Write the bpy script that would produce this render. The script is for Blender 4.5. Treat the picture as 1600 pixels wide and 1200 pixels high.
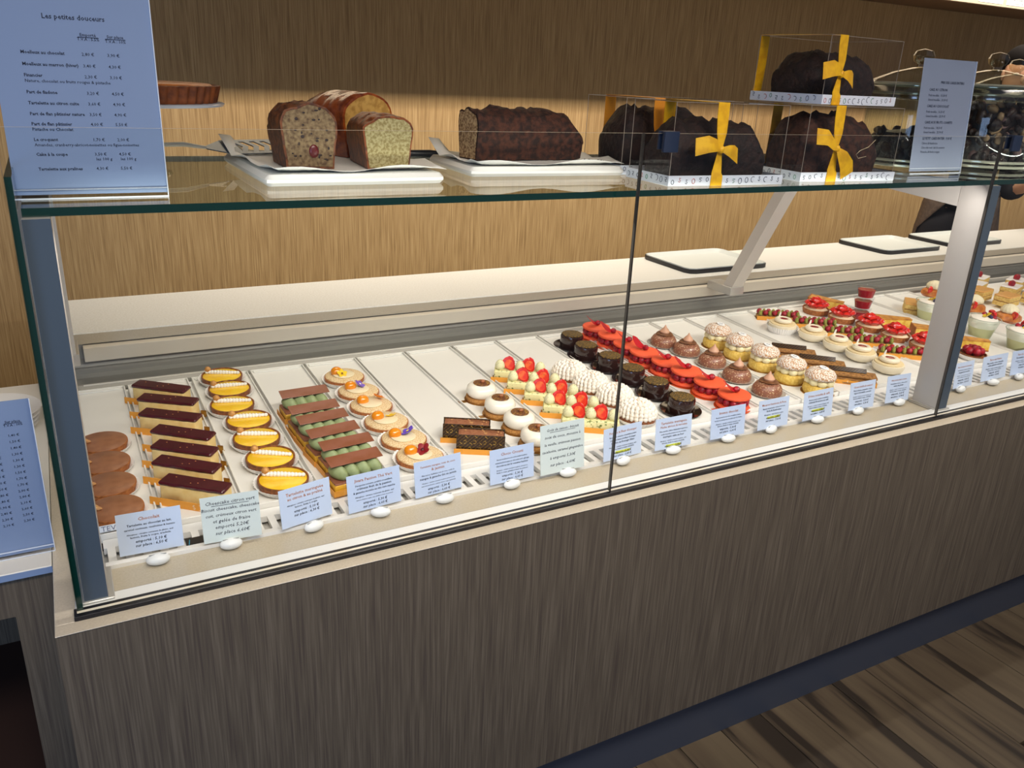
import bpy, math, random
from mathutils import Matrix, Vector
R = random.Random(7)
sc = bpy.context.scene
COL = sc.collection
for o in list(bpy.data.objects): bpy.data.objects.remove(o)

# ---------------------------------------------------------------- camera
AX = ((0.880232, -0.13097, 0.456112), (-0.472501, -0.330964, 0.816826), (0.043977, -0.93451, -0.353209))
cd = bpy.data.cameras.new('camera'); cam = bpy.data.objects.new('camera', cd); COL.objects.link(cam)
m = Matrix.Identity(4)
for r in range(3):
    m[r][0] = AX[r][0]; m[r][1] = -AX[r][1]; m[r][2] = -AX[r][2]
m[0][3], m[1][3], m[2][3] = .055, -1.17, 1.60
cam.matrix_world = m
cd.sensor_width = 36; cd.lens = 1285.07 / 1600 * 36; cd.clip_start = .02
sc.camera = cam

# ---------------------------------------------------------------- light
sc.view_settings.view_transform = 'Standard'; sc.view_settings.look = 'None'
sc.view_settings.gamma = 1; sc.view_settings.exposure = 0
sc.view_settings.use_curve_mapping = False
w = bpy.data.worlds.new('world'); sc.world = w; w.use_nodes = True
w.node_tree.nodes['Background'].inputs[0].default_value = (.80, .84, 1.0, 1)
w.node_tree.nodes['Background'].inputs[1].default_value = .15
def area(name, loc, target, sx, sy, power, col, spread=180):
    l = bpy.data.lights.new(name, 'AREA'); l.shape = 'RECTANGLE'; l.size = sx; l.size_y = sy
    l.energy = power; l.color = col; l.spread = math.radians(spread)
    o = bpy.data.objects.new(name, l); COL.objects.link(o); o.location = loc
    o.rotation_euler = (Vector(target) - Vector(loc)).to_track_quat('-Z', 'Y').to_euler()
    return o
area('aisle_light', (3.5, 1.25, 2.81), (3.5, 2.0, 1.3), 6.6, .05, 90, (1.0, .90, .78), 108)
for k, (xa, xb) in enumerate(((.075, 1.94), (2.045, 3.92))):
    area('case_fill_light', ((xa + xb) / 2, .022, 1.385), ((xa + xb) / 2, .50, .86), xb - xa, .012, 5.1, (1.0, .94, .89))  # added strip to brighten the pastry fronts; no fitting seen under the shelf
area('window_light', (-1.5, -2.4, 1.15), (.3, .1, .75), 1.4, 1.5, 31, (.42, .62, 1.0))
area('shop_light', (1.3, -1.55, 2.6), (1.4, .2, .85), 3.2, .4, 12.5, (1.0, .90, .80), 60)

# ---------------------------------------------------------------- materials
def lin(h):
    h = h.lstrip('#'); v = [int(h[i:i+2], 16) / 255 for i in (0, 2, 4)]
    return tuple((c / 12.92 if c <= .04045 else ((c + .055) / 1.055) ** 2.4) for c in v) + (1,)
MC = {}
def M(name, c, r=.5, c2=None, sc_=80, st=(1, 1, 1), bump=0, metal=0, lo=.4, hi=.6, detail=3, kind='noise', coat=0, spec=.5, bs=None, dist=0):
    if name in MC: return MC[name]
    mt = bpy.data.materials.new(name); mt.use_nodes = True; N = mt.node_tree.nodes; L = mt.node_tree.links
    p = N['Principled BSDF']; p.inputs['Base Color'].default_value = lin(c); p.inputs['Roughness'].default_value = r
    p.inputs['Metallic'].default_value = metal; p.inputs['Coat Weight'].default_value = coat; p.inputs['Specular IOR Level'].default_value = spec
    if c2 or bump:
        tc = N.new('ShaderNodeTexCoord'); mp = N.new('ShaderNodeMapping'); mp.inputs['Scale'].default_value = st
        L.new(tc.outputs['Object'], mp.inputs[0])
        if kind == 'voronoi':
            t = N.new('ShaderNodeTexVoronoi'); t.inputs['Scale'].default_value = sc_; out = t.outputs['Distance']
        elif kind == 'magic':
            t = N.new('ShaderNodeTexMagic'); t.inputs['Scale'].default_value = sc_; t.turbulence_depth = 2; t.inputs['Distortion'].default_value = dist or 2.2; out = t.outputs['Fac']
        else:
            t = N.new('ShaderNodeTexNoise'); t.inputs['Scale'].default_value = sc_; t.inputs['Detail'].default_value = detail
            t.inputs['Distortion'].default_value = dist; out = t.outputs['Fac']
        L.new(mp.outputs[0], t.inputs['Vector'])
        if c2:
            rp = N.new('ShaderNodeValToRGB'); rp.color_ramp.elements[0].position = lo; rp.color_ramp.elements[1].position = hi
            rp.color_ramp.elements[0].color = lin(c); rp.color_ramp.elements[1].color = lin(c2)
            L.new(out, rp.inputs[0]); L.new(rp.outputs[0], p.inputs['Base Color'])
        if bump:
            b = N.new('ShaderNodeBump'); b.inputs['Strength'].default_value = min(1, bump); b.inputs['Distance'].default_value = bs or .002
            L.new(out, b.inputs['Height']); L.new(b.outputs[0], p.inputs['Normal'])
    MC[name] = mt; return mt
def glass(name, tint=(1, 1, 1, 1), ior=1.45, rough=.0):
    mt = bpy.data.materials.new(name); mt.use_nodes = True; N = mt.node_tree.nodes; L = mt.node_tree.links
    N.remove(N['Principled BSDF']); out = N['Material Output']
    t = N.new('ShaderNodeBsdfTransparent'); t.inputs[0].default_value = tint
    g = N.new('ShaderNodeBsdfGlossy'); g.inputs['Roughness'].default_value = rough
    f = N.new('ShaderNodeFresnel'); f.inputs[0].default_value = ior
    x = N.new('ShaderNodeMixShader'); ge = N.new('ShaderNodeNewGeometry'); iv = N.new('ShaderNodeMath'); iv.operation = 'SUBTRACT'; iv.inputs[0].default_value = 1; L.new(ge.outputs['Backfacing'], iv.inputs[1])
    ml = N.new('ShaderNodeMath'); ml.operation = 'MULTIPLY'; L.new(f.outputs[0], ml.inputs[0]); L.new(iv.outputs[0], ml.inputs[1]); L.new(ml.outputs[0], x.inputs[0]); L.new(t.outputs[0], x.inputs[1]); L.new(g.outputs[0], x.inputs[2])
    L.new(x.outputs[0], out.inputs[0]); MC[name] = mt; return mt
GL = glass('clear_glass', (.985, .995, .99, 1), 1.33)
GLS = glass('shelf_glass', (.93, .97, .94, 1), 1.45)
ACR = glass('acrylic', (.97, .98, 1, 1), 1.25, .05)
GEDGE = M('glass_edge', '06302a', .15, coat=.5)
JGL = glass('jar_glass', (.93, .96, .94, 1), 1.6, .03)
GTHIN = M('glass_edge_line', 'e6dcc8', .25)

def wood(name, ca, cb, cc, sx, sz, rough=.55, bump=.25):
    mt = bpy.data.materials.new(name); mt.use_nodes = True; N = mt.node_tree.nodes; L = mt.node_tree.links
    p = N['Principled BSDF']; p.inputs['Roughness'].default_value = rough; p.inputs['Specular IOR Level'].default_value = .3
    tc = N.new('ShaderNodeTexCoord'); ts = []
    for k, (a, b) in enumerate(((sx, sz), (sx * .45, sz * .6))):
        mp = N.new('ShaderNodeMapping'); mp.inputs['Scale'].default_value = (a, a, b); L.new(tc.outputs['Object'], mp.inputs[0])
        t = N.new('ShaderNodeTexNoise'); t.inputs['Scale'].default_value = 1; t.inputs['Detail'].default_value = 2.5 - k; t.inputs['Roughness'].default_value = .6
        L.new(mp.outputs[0], t.inputs['Vector']); ts.append(t)
    mx = N.new('ShaderNodeMath'); mx.operation = 'MULTIPLY_ADD'; mx.inputs[1].default_value = .28
    L.new(ts[1].outputs[0], mx.inputs[0])
    m2 = N.new('ShaderNodeMath'); m2.operation = 'MULTIPLY'; m2.inputs[1].default_value = .72
    L.new(ts[0].outputs[0], m2.inputs[0]); L.new(m2.outputs[0], mx.inputs[2])
    rp = N.new('ShaderNodeValToRGB'); e = rp.color_ramp.elements; e[0].position = .36; e[1].position = .64
    e[0].color = lin(ca); e[1].color = lin(cc); q = e.new(.49); q.color = lin(cb)
    L.new(mx.outputs[0], rp.inputs[0]); L.new(rp.outputs[0], p.inputs['Base Color'])
    b = N.new('ShaderNodeBump'); b.inputs['Strength'].default_value = bump; b.inputs['Distance'].default_value = .002
    L.new(mx.outputs[0], b.inputs['Height']); L.new(b.outputs[0], p.inputs['Normal'])
    MC[name] = mt; return mt
WALLM = wood('wall_wood', '8c7049', 'a28459', 'b4976a', 230, 6)
FRONTM = wood('front_wood', '524840', '605649', '706557', 300, 6)
def plankmat():
    mt = bpy.data.materials.new('floor_plank'); mt.use_nodes = True; N = mt.node_tree.nodes; L = mt.node_tree.links
    p = N['Principled BSDF']; p.inputs['Roughness'].default_value = .5
    tc = N.new('ShaderNodeTexCoord'); oi = N.new('ShaderNodeObjectInfo')
    mp = N.new('ShaderNodeMapping'); mp.inputs['Scale'].default_value = (14, 1.3, 1); L.new(tc.outputs['Object'], mp.inputs[0])
    mu = N.new('ShaderNodeMath'); mu.operation = 'MULTIPLY'; mu.inputs[1].default_value = 40; L.new(oi.outputs['Random'], mu.inputs[0])
    t = N.new('ShaderNodeTexNoise'); t.noise_dimensions = '4D'; t.inputs['Scale'].default_value = 1; t.inputs['Detail'].default_value = 4; t.inputs['Distortion'].default_value = .6
    L.new(mp.outputs[0], t.inputs['Vector']); L.new(mu.outputs[0], t.inputs['W'])
    rp = N.new('ShaderNodeValToRGB'); e = rp.color_ramp.elements; e[0].position = .40; e[1].position = .62
    e[0].color = lin('40362c'); e[1].color = lin('7c6c54'); q = e.new(.47); q.color = lin('6c5c48')
    L.new(t.outputs[0], rp.inputs[0]); L.new(rp.outputs[0], p.inputs['Base Color'])
    return mt
PLANK = plankmat()

WHITE = M('white_plastic', 'eceae6', .4); STONE = M('beige_stone', 'bdb19c', .35, 'b0a48f', 300, lo=.3, hi=.7)
WTOP = M('white_worktop', 'e9e6df', .45, 'dfdbd2', 200)
BEIGE = M('beige_bar', 'cfc4b2', .45); CHROME = M('brushed_metal', 'c9c6c0', .35, metal=.6)
RUB = M('black_rubber', '141216', .35); ALU = M('painted_aluminium', 'b0aaa4', .4)
VENT = M('grey_vent_panel', '98948c', .5, metal=.2); KICK = M('blue_grey_kickboard', '3f4552', .5)
DARK = M('dark_gap', '151312', .8); SEAM = M('dark_seam', '3a2f24', .8)
TRAY = M('tray_white', 'e6e3dd', .35)
PAPERB = M('pale_blue_paper', 'c6d4ec', .6); PAPERG = M('pale_grey_paper', 'd2dcda', .6)
INK = M('dark_ink', '1c2438', .7); INKB = M('pen_ink', '22283c', .7); ORINK = M('orange_ink', 'b06c3c', .7); HIL = M('yellow_highlight', 'c6cc3c', .7)
ORC = M('orange_card', 'e29a36', .5); GOLD = M('gold_card', 'b98f3c', .3, metal=.7, c2='8a5a22', sc_=60)
PCASE = M('white_paper_case', 'efece8', .7)
SHELL = M('baked_shell', 'b06c34', .6, '8f4f20', 160, bump=.3); SHELLD = M('dark_baked_shell', '94562a', .6, '70401c', 160, bump=.3)

# ---------------------------------------------------------------- mesh builder
class MB:
    def __init__(s): s.v = []; s.f = []; s.m = []
    def mark(s): return len(s.v)
    def xf(s, i, mat):
        for k in range(i, len(s.v)): s.v[k] = tuple(mat @ Vector(s.v[k]))
        return s
    def add(s, vs, fs, m=0):
        b = len(s.v); s.v += [tuple(v) for v in vs]
        for f in fs: s.f.append([b + k for k in f]); s.m.append(m)
        return s
    def box(s, x0, x1, y0, y1, z0, z1, m=0, mside=None):
        v = [(x, y, z) for z in (z0, z1) for y in (y0, y1) for x in (x0, x1)]
        fs = [(0, 2, 3, 1), (4, 5, 7, 6), (0, 1, 5, 4), (2, 6, 7, 3), (0, 4, 6, 2), (1, 3, 7, 5)]
        return s.add(v, fs, m)
    def cbox(s, x0, x1, y0, y1, z0, z1, b=.002, m=0, jit=0, nx=1):
        # rounded-plan, chamfered slab
        def ring(d, z):
            pts = []
            for (cx, cy, a0) in ((x1 - b, y1 - b, 0), (x0 + b, y1 - b, 90), (x0 + b, y0 + b, 180), (x1 - b, y0 + b, 270)):
                for k in range(3):
                    a = math.radians(a0 + 45 * k); pts.append((cx + (b - d) * math.cos(a), cy + (b - d) * math.sin(a), z))
            if nx > 1:
                q = []
                for i, p in enumerate(pts):
                    q.append(p); n = pts[(i + 1) % 12]
                    if i in (2, 8):
                        for k in range(1, nx): q.append(tuple(p[j] + (n[j] - p[j]) * k / nx for j in range(3)))
                pts = q
            if jit: pts = [(p[0] + R.uniform(-jit, jit), p[1] + R.uniform(-jit, jit), p[2] + R.uniform(-jit, jit) * .5) for p in pts]
            return pts
        rs = [ring(b * .5, z0), ring(0, z0 + b * .5), ring(0, z1 - b * .6), ring(b * .6, z1)]
        n = len(rs[0]); vs = sum(rs, []); fs = []
        for i in range(3):
            for k in range(n): fs.append((i * n + k, i * n + (k + 1) % n, (i + 1) * n + (k + 1) % n, (i + 1) * n + k))
        fs.append(tuple(range(n - 1, -1, -1))); fs.append(tuple(range(3 * n, 4 * n)))
        return s.add(vs, fs, m)
    def lathe(s, prof, n=24, c=(0, 0, 0), m=0, mod=None, close=True, sx=1, sy=1):
        vs = []; fs = []
        for j, (r, z) in enumerate(prof):
            for k in range(n):
                a = 2 * math.pi * k / n; rr = r; zz = z
                if mod: rr, zz = mod(r, z, a, j)
                vs.append((c[0] + sx * rr * math.cos(a), c[1] + sy * rr * math.sin(a), c[2] + zz))
        for j in range(len(prof) - 1):
            for k in range(n): fs.append((j * n + k, j * n + (k + 1) % n, (j + 1) * n + (k + 1) % n, (j + 1) * n + k))
        if close: fs.append(tuple(range(n - 1, -1, -1))); fs.append(tuple((len(prof) - 1) * n + k for k in range(n)))
        return s.add(vs, fs, m)
    def ell(s, c, r, nu=12, nv=8, m=0, noise=0, tip=0):
        prof = []
        for j in range(nv + 1):
            t = math.pi * (j / nv) - math.pi / 2
            rr = max(math.cos(t), .001); zz = math.sin(t)
            if tip and zz > 0: rr *= (1 - tip * zz * .6); zz *= (1 + tip * .5)
            prof.append((rr, zz))
        ph = R.uniform(0, 6)
        def mod(a_, z_, ang, j):
            k = 1 + (noise * (math.sin(3 * ang + ph + j) * .6 + R.uniform(-1, 1) * .5) if noise else 0)
            return a_ * k, z_
        i = s.mark(); s.lathe(prof, nu, (0, 0, 0), m, mod)
        for k in range(i, len(s.v)):
            v = s.v[k]; s.v[k] = (c[0] + v[0] * r[0], c[1] + v[1] * r[1], c[2] + v[2] * r[2])
        return s
    def tube(s, pts, r, n=8, m=0, taper=None):
        P = [Vector(p) for p in pts]; vs = []; fs = []
        for i, p in enumerate(P):
            d = (P[min(i + 1, len(P) - 1)] - P[max(i - 1, 0)]).normalized()
            u = d.cross(Vector((0, 0, 1)));
            if u.length < .01: u = d.cross(Vector((0, 1, 0)))
            u.normalize(); v = d.cross(u); rr = r * (taper[i] if taper else 1)
            for k in range(n):
                a = 2 * math.pi * k / n; vs.append(tuple(p + rr * (math.cos(a) * u + math.sin(a) * v)))
        for i in range(len(P) - 1):
            for k in range(n): fs.append((i * n + k, i * n + (k + 1) % n, (i + 1) * n + (k + 1) % n, (i + 1) * n + k))
        fs.append(tuple(range(n - 1, -1, -1))); fs.append(tuple((len(P) - 1) * n + k for k in range(n)))
        return s.add(vs, fs, m)
    def ribbon(s, pts, wv, th=.0006, m=0, widths=None):
        P = [Vector(p) for p in pts]; W = Vector(wv); vs = []; fs = []
        for i, p in enumerate(P):
            d = (P[min(i + 1, len(P) - 1)] - P[max(i - 1, 0)]).normalized(); nn = d.cross(W).normalized() * th
            k = widths[i] if widths else 1
            vs += [tuple(p - W * k - nn), tuple(p + W * k - nn), tuple(p + W * k + nn), tuple(p - W * k + nn)]
        for i in range(len(P) - 1):
            a = i * 4; b = a + 4
            for k in range(4): fs.append((a + k, a + (k + 1) % 4, b + (k + 1) % 4, b + k))
        e = (len(P) - 1) * 4; fs.append((3, 2, 1, 0)); fs.append((e, e + 1, e + 2, e + 3))
        return s.add(vs, fs, m)
    def prism(s, poly, h0, h1, axis='z', m=0):
        n = len(poly)
        def T(p, h): return (p[0], p[1], h) if axis == 'z' else ((h, p[0], p[1]) if axis == 'x' else (p[0], h, p[1]))
        vs = [T(p, h0) for p in poly] + [T(p, h1) for p in poly]
        fs = [tuple(range(n - 1, -1, -1)), tuple(range(n, 2 * n))] + [(k, (k + 1) % n, n + (k + 1) % n, n + k) for k in range(n)]
        return s.add(vs, fs, m)
    def build(s, name, mats, parent=None, ang=40, loc=None, rot=None):
        me = bpy.data.meshes.new(name); me.from_pydata(s.v, [], s.f)
        if not isinstance(mats, (list, tuple)): mats = [mats]
        for q in mats: me.materials.append(q)
        me.polygons.foreach_set('material_index', s.m)
        me.polygons.foreach_set('use_smooth', [True] * len(s.f)); me.update()
        if ang < 180: me.set_sharp_from_angle(angle=math.radians(ang))
        o = bpy.data.objects.new(name, me); COL.objects.link(o); o.parent = parent
        if loc: o.location = loc
        if rot: o.rotation_euler = rot
        return o
def tag(o, label=None, cat=None, group=None, kind=None):
    for k, v in (('label', label), ('category', cat), ('group', group), ('kind', kind)):
        if v: o[k] = v
    return o
def thing(name, label, cat, loc=(0, 0, 0), rz=0, group=None, tilt=0):
    o = bpy.data.objects.new(name, None); COL.objects.link(o); o.empty_display_size = .02
    place(o, loc, rz, tilt); return tag(o, label, cat, group)
def place(o, loc, rz=0, tilt=0):
    o.location = loc; o.rotation_euler = (Matrix.Rotation(tilt, 3, 'X') @ Matrix.Rotation(rz, 3, 'Z')).to_euler()
def copy_tree(o, parent=None):
    c = o.copy(); COL.objects.link(c); c.parent = parent
    for ch in o.children: copy_tree(ch, c)
    return c
def struct(o): o['kind'] = 'structure'; return o
def zt(y): return .8365 + .04 * (y - .2)
TILT = math.atan(.04)
ORD = ['nearest the front', 'second from the front', 'third from the front', 'fourth from the front', 'fifth from the front', 'sixth from the front', 'seventh from the front', 'eighth from the front']
def ordn(i, n):   # i counts from the back
    k = n - 1 - i
    return 'at the very back' if i == 0 else ORD[k]
def row(build, name, label, cat, spots, group, rots=None, dz=0, vary=None):
    proto = None; out = []; n = len(spots)
    for i, s in enumerate(spots):
        x, y = s[0], s[1]; a = math.radians(s[2]) if len(s) > 2 else (rots[i] if rots else 0)
        if proto is None:
            o = thing(name, None, cat); build(o); proto = o
        else: o = copy_tree(proto)
        o['label'] = label + ', ' + ordn(i, n) + ''; o['group'] = group
        place(o, (x, y, zt(y) + dz), a, TILT); out.append(o)
        if vary: vary(o, i)
    return out
# text -------------------------------------------------------------------------------------------
def text_mb(mb, s, size, x, z, align='CENTER', bold=0, m=0, shear=0, y=0, rot=0):
    c = bpy.data.curves.new('t', 'FONT'); c.body = s; c.size = size; c.align_x = align; c.offset = bold * size; c.shear = shear; c.resolution_u = 1
    o = bpy.data.objects.new('t', c); COL.objects.link(o); bpy.context.view_layer.update()
    me = bpy.data.meshes.new_from_object(o.evaluated_get(bpy.context.evaluated_depsgraph_get()))
    cr, sr = math.cos(rot), math.sin(rot)
    vs = [(x + v.co.x * cr - v.co.y * sr, y, z + v.co.x * sr + v.co.y * cr) for v in me.vertices]
    mb.add(vs, [tuple(p.vertices) for p in me.polygons], m)
    bpy.data.objects.remove(o); bpy.data.curves.remove(c); bpy.data.meshes.remove(me)

# ================================================================ SETTING

def structure(name, label=None):
    o = bpy.data.objects.new(name, None); COL.objects.link(o); o['kind'] = 'structure'
    if label: o['label'] = label
    return o
fo = MB().box(-1.5, 6.5, -2.2, 2.3, -.03, -.012).build('floor', SEAM); struct(fo); fo['label'] = 'dark striped wooden plank floor in front of the counter'
pw = .139; pm = None; k = 0
for i in range(-4, 34):
    x0 = 1.275 - pw * 5 + pw * i
    if x0 < -.6: continue
    for j, (y0, y1) in enumerate(((-2.15, -.95 + .3 * (i % 3)), (-.94 + .3 * (i % 3), 1.0), (1.01, 2.1))):
        if y0 > .9 and x0 < 3: continue
        ln = y1 - y0; key = round(ln, 2)
        nm = 'plank_%s' % key
        if nm not in MC:
            q = MB().cbox(-pw / 2 + .0012, pw / 2 - .0012, -ln / 2, ln / 2, -.012, 0, .0015).build('plank', PLANK, fo); MC[nm] = q
        else:
            q = MC[nm].copy(); COL.objects.link(q)
        q.location = (x0 + pw / 2, (y0 + y1) / 2, R.uniform(-.0006, .0004))
wb = struct(MB().box(-2.2, 6.6, 2.1, 2.2, -.01, 3.0).build('wall_back', WALLM)); wb['label'] = 'light oak veneer wall behind the service aisle'
ce = struct(MB().box(-2.2, 6.6, -.6, 2.2, 3.0, 3.06).build('ceiling', M('ceiling_paint', '8a8378', .8))); ce['label'] = 'plain ceiling over the counter'
# wall cabinet above, seen at the top right
wc = thing('wall_cabinet', 'beige wall cabinet hung high above the service aisle, with price labels on its edge', 'cabinet', (2.3, 1.75, 2.03))
MB().cbox(-4.3, 4.3, .012, .35, 0, .45, .004).build('cabinet_body', M('cabinet_brown', '6b5138', .6), wc)
MB().cbox(-4.3, 4.3, -.004, .012, 0, .45, .003).build('front_panel', M('cabinet_beige', 'cdbda2', .5), wc)
for k, (xx, s1, s2) in enumerate(((2.07, '', ''), (2.30, 'Bacs boulangerie', 'contient 3 - 4'))):
    l = MB().box(xx - .1, xx + .1, -.0052, -.004, .012, .05).build('price_label', M('label_white', 'e8eaea', .5), wc)
    tm = MB()
    if s1: text_mb(tm, s1, .014, 0, .006); text_mb(tm, s2, .014, 0, -.012)
    if s1: tm.build('lettering', INK, l, 180, loc=(xx, -.0056, .03))

# ---------------------------------------------------------------- service counter body
XR = 5.6
ct = thing('service_counter', 'long pastry counter with ribbed wood front, beige stone top and blue-grey kickboard', 'counter', (0, 0, 0))
MB().box(-.03, XR, -.04, -.02, .227, .8285).build('front_panel', FRONTM, ct)
MB().box(-.03, -.012, -.0195, .95, .227, .8285).build('end_panel', FRONTM, ct)
MB().box(-.03, XR, .042, .06, 0, .226).build('kickboard', KICK, ct)
s = MB(); s.cbox(-.03, XR, -.0402, -.0135, .8287, .8305, .0008); s.cbox(-.03, .0, -.0135, .97, .81, .8305, .0015); s.build('outer_edge', M('pale_stone', 'd6cab4', .35, 'cbbea8', 300, lo=.3, hi=.7), ct); s = MB()
s.cbox(.0, XR, .041, .110, .8, .830, .0015); s.build('stone_top', STONE, ct)
MB().box(-.028, XR, -.0402, -.0198, .8282, .8292).build('shadow_joint', DARK, ct)
r = MB(); r.box(-.004, XR, -.0135, .0105, .812, .8362); r.build('glazing_channel', RUB, ct)
r = MB(); r.cbox(-.004, XR, -.0136, -.010, .826, .8375, .001); r.build('gasket', RUB, ct)
MB().cbox(-.002, XR, .0105, .0375, .812, .8345, .002).build('metal_rail', M('pale_rail', 'e6e4e0', .35), ct)
MB().box(.0, XR, .0372, .041, .81, .8318).build('dark_seam', DARK, ct)
# white slotted ventilation strip: a plate pierced by slots
g = MB(); g.box(.045, 3.9, .110, .122, .82, .8365); g.box(.045, 3.9, .176, .2035, .82, .8315)
x = .05
while x < 3.86:
    g.box(x, x + .0125, .122, .176, .823, .8315); x += .0262
g.build('slotted_vent_strip', WHITE, ct, 30)
MB().box(.04, 3.9, .112, .202, .808, .812).build('vent_channel', M('vent_grey', 'c9c5bd', .6), ct)
d = MB(); d.add([(.0, .204, zt(.204) - .0098), (XR, .204, zt(.204) - .0098), (XR, .866, zt(.866) - .0098), (0, .866, zt(.866) - .0098)], [(0, 1, 2, 3)])
d.build('deck', M('deck_white', 'f0eeea', .5), ct)
# back: ledge and ribbed grey vent panel under the beige bar
prof = [(.868, .835), (.872, .862), (.884, .869), (.887, .8665), (.905, .868), (.926, .872), (.935, .880), (.9335, .889), (.938, .893), (.9335, .898), (.937, .906), (.945, .916), (.95, .95), (.96, .95), (.96, .83)]
MB().prism(prof, .0, XR, 'x').build('rear_vent_panel', VENT, ct, 25)
MB().box(.05, XR, .8815, .8835, .866, .8705).build('ledge_edge_strip', M('pale_strip', 'e4ded3', .4), ct)
MB().cbox(.06, XR, .912, .94, .9165, .951, .002).build('beige_bar', BEIGE, ct)
MB().box(.0, XR, .2, .86, .76, .78).build('bottom_tray', DARK, ct)
wt = tag(MB().cbox(.0, XR, .94, 1.262, .952, .98, .003).build('worktop', WTOP), 'long white worktop with speckled beige front edge behind the pastry display', 'worktop')
MB().box(.003, XR - .01, .9385, .9402, .9535, .9775).build('front_edge', M('worktop_edge', 'c6baa6', .5, 'b5a893', 600, lo=.35, hi=.6), wt)
bc = MB(); bc.box(.03, XR, 1.0, 1.02, 0, .952); bc.build('back_panel', M('cabinet_white', 'cfc8bc', .6), wt)
for k, (x0, x1, y0, y1, lab) in enumerate(((1.93, 2.30, .975, 1.25, 'pale board with black rubber rim lying on the worktop, nearest the left'), (2.97, 3.32, 1.0, 1.26, 'pale board with black rubber rim on the worktop, second from the left'), (3.42, 3.78, 1.02, 1.26, 'pale board with black rubber rim on the worktop beside the person'))):
    t = thing('serving_board', lab, 'board', (x0, y0, .9804), 0, 'boards lying on the worktop')
    MB().cbox(0, x1 - x0, 0, y1 - y0, .0, .004, .03, nx=1).build('rim', RUB, t); MB().cbox(.003, x1 - x0 - .003, .003, y1 - y0 - .003, .004, .0055, .028).build('board_top', M('board_grey', 'd6d8d2', .5), t)

# ---------------------------------------------------------------- glass display case
dc = thing('display_case', 'glass display case with green-edged glass shelf on grey metal frames, over the pastries', 'display case', (0, 0, .83))
JOI = M('joint_edge', '45413b', .3)
def pane(x0, x1, y0, y1, z0, z1, name, edge, gm=GL):
    b = MB(); b.box(x0, x1, y0, y1, z0, z1)
    ax = min(range(3), key=lambda k: (x1 - x0, y1 - y0, z1 - z0)[k])
    b.m = [0 if (fi // 2 == {2: 0, 1: 1, 0: 2}[ax]) else 1 for fi in range(6)]
    if name == 'front_pane': b.m[4] = b.m[5] = 2
    return b.build(name, [gm, edge, JOI], dc, loc=(0, 0, -.83))
for x0, x1 in ((0, .9385), (.9415, 1.9385), (1.9415, 2.94), (2.943, 3.94)):
    pane(x0, x1, -.003, .003, .8364, 1.515, 'front_pane', GTHIN)
for xj in (.94, 1.94, 2.9415):
    MB().box(xj - .0013, xj + .0013, -.0035, .0035, .8364, 1.5).build('pane_joint', M('joint_dark', '2a2622', .4), dc, loc=(0, 0, -.83))
pane(.0005, .0085, .0035, .62, .8347, 1.457, 'side_pane', GEDGE)
pane(.012, 5.2, .035, .65, 1.4035, 1.4145, 'glass_shelf', GEDGE, GLS)
BLUP = M('blue_clip', '1c2940', .5)
for xc in (.993, 1.98, 2.975):
    c = MB(); c.cbox(xc - .016, xc + .016, -.012, -.004, 1.484, 1.519, .002); c.cbox(xc - .016, xc + .016, .004, .009, 1.488, 1.519, .0015); c.box(xc - .014, xc + .014, -.005, .005, 1.5155, 1.519)
    c.build('pane_clip', BLUP, dc, loc=(0, 0, -.83))
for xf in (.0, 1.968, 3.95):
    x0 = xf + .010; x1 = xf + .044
    MB().cbox(x0, x1, .022, .098, .838, 1.4032, .003).build('post', ALU, dc, loc=(0, 0, -.83))
    MB().box(x0 + .001, x1 - .001, .0205, .0225, .8385, 1.4028).build('shaded_front', M('post_shade_blue_grey', '4c5764', .35), dc, loc=(0, 0, -.83))  # post front coloured darker to stand in for the shade on it
    MB().cbox(x0 - .003, x1 + .008, .0385, .106, .8307, .8375, .002).cbox(x0 - .003, x1 + .008, .016, .106, .8347, .8385, .0015).build('post_foot', CHROME, dc, loc=(0, 0, -.83))
    MB().prism([(.098, 1.345), (.098, 1.4032), (.62, 1.4032), (.62, 1.385)], x0 + .001, x1 - .001, 'x').build('top_beam', ALU, dc, loc=(0, 0, -.83))
    xa = xf - .017 if xf < 1 else xf - .008; xb = xa + .062 if xf < 1 else xf + .04
    MB().prism([(.592, 1.385), (.632, 1.385), (.838, .975), (.80, .967)], xa, xb, 'x').build('support_arm', M('arm_pale', 'c9c2b8', .45, metal=.15), dc, loc=(0, 0, -.83))
    MB().cbox(xa - .004, xb + .006, .795, .911, .948, .9745, .002).build('arm_bracket', CHROME, dc, loc=(0, 0, -.83))

# ---------------------------------------------------------------- neighbouring counter on the left
lc = thing('side_counter', 'lower side counter at the left with white top, blue-lit edge and open wooden niche', 'counter', (-.03, .16, 0))
MB().cbox(-1.3, -.001, 0, .89, .817, .830, .002).build('white_top', M('side_top', 'e2ded4', .4), lc)
MB().box(-1.3, -.001, -.0008, .0, .8175, .8285).build('window_lit_edge', M('window_blue_tint', '8398bb', .4), lc)  # blue window light painted along the white top's front edge
MB().box(-.064, -.001, .01, .03, 0, .817).build('front_panel', FRONTM, lc)
MB().box(-1.3, -.064, .01, .03, .744, .817).build('top_rail', FRONTM, lc)
MB().box(-1.3, -.064, .6, .62, 0, .817).build('niche_back', FRONTM, lc)
MB().box(-.064, -.05, .03, .6, 0, .817).build('niche_side', FRONTM, lc)
MB().box(-1.3, -.064, .03, .6, .0, .30).build('niche_base', M('niche_dark', '3a2620', .7), lc)
sp = tag(MB().box(-1.2, -.14, .40, .406, .8305, 1.5).build('screen_pane', GL), 'clear glass screen standing on the left side counter', 'glass screen')
pl = None
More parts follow.
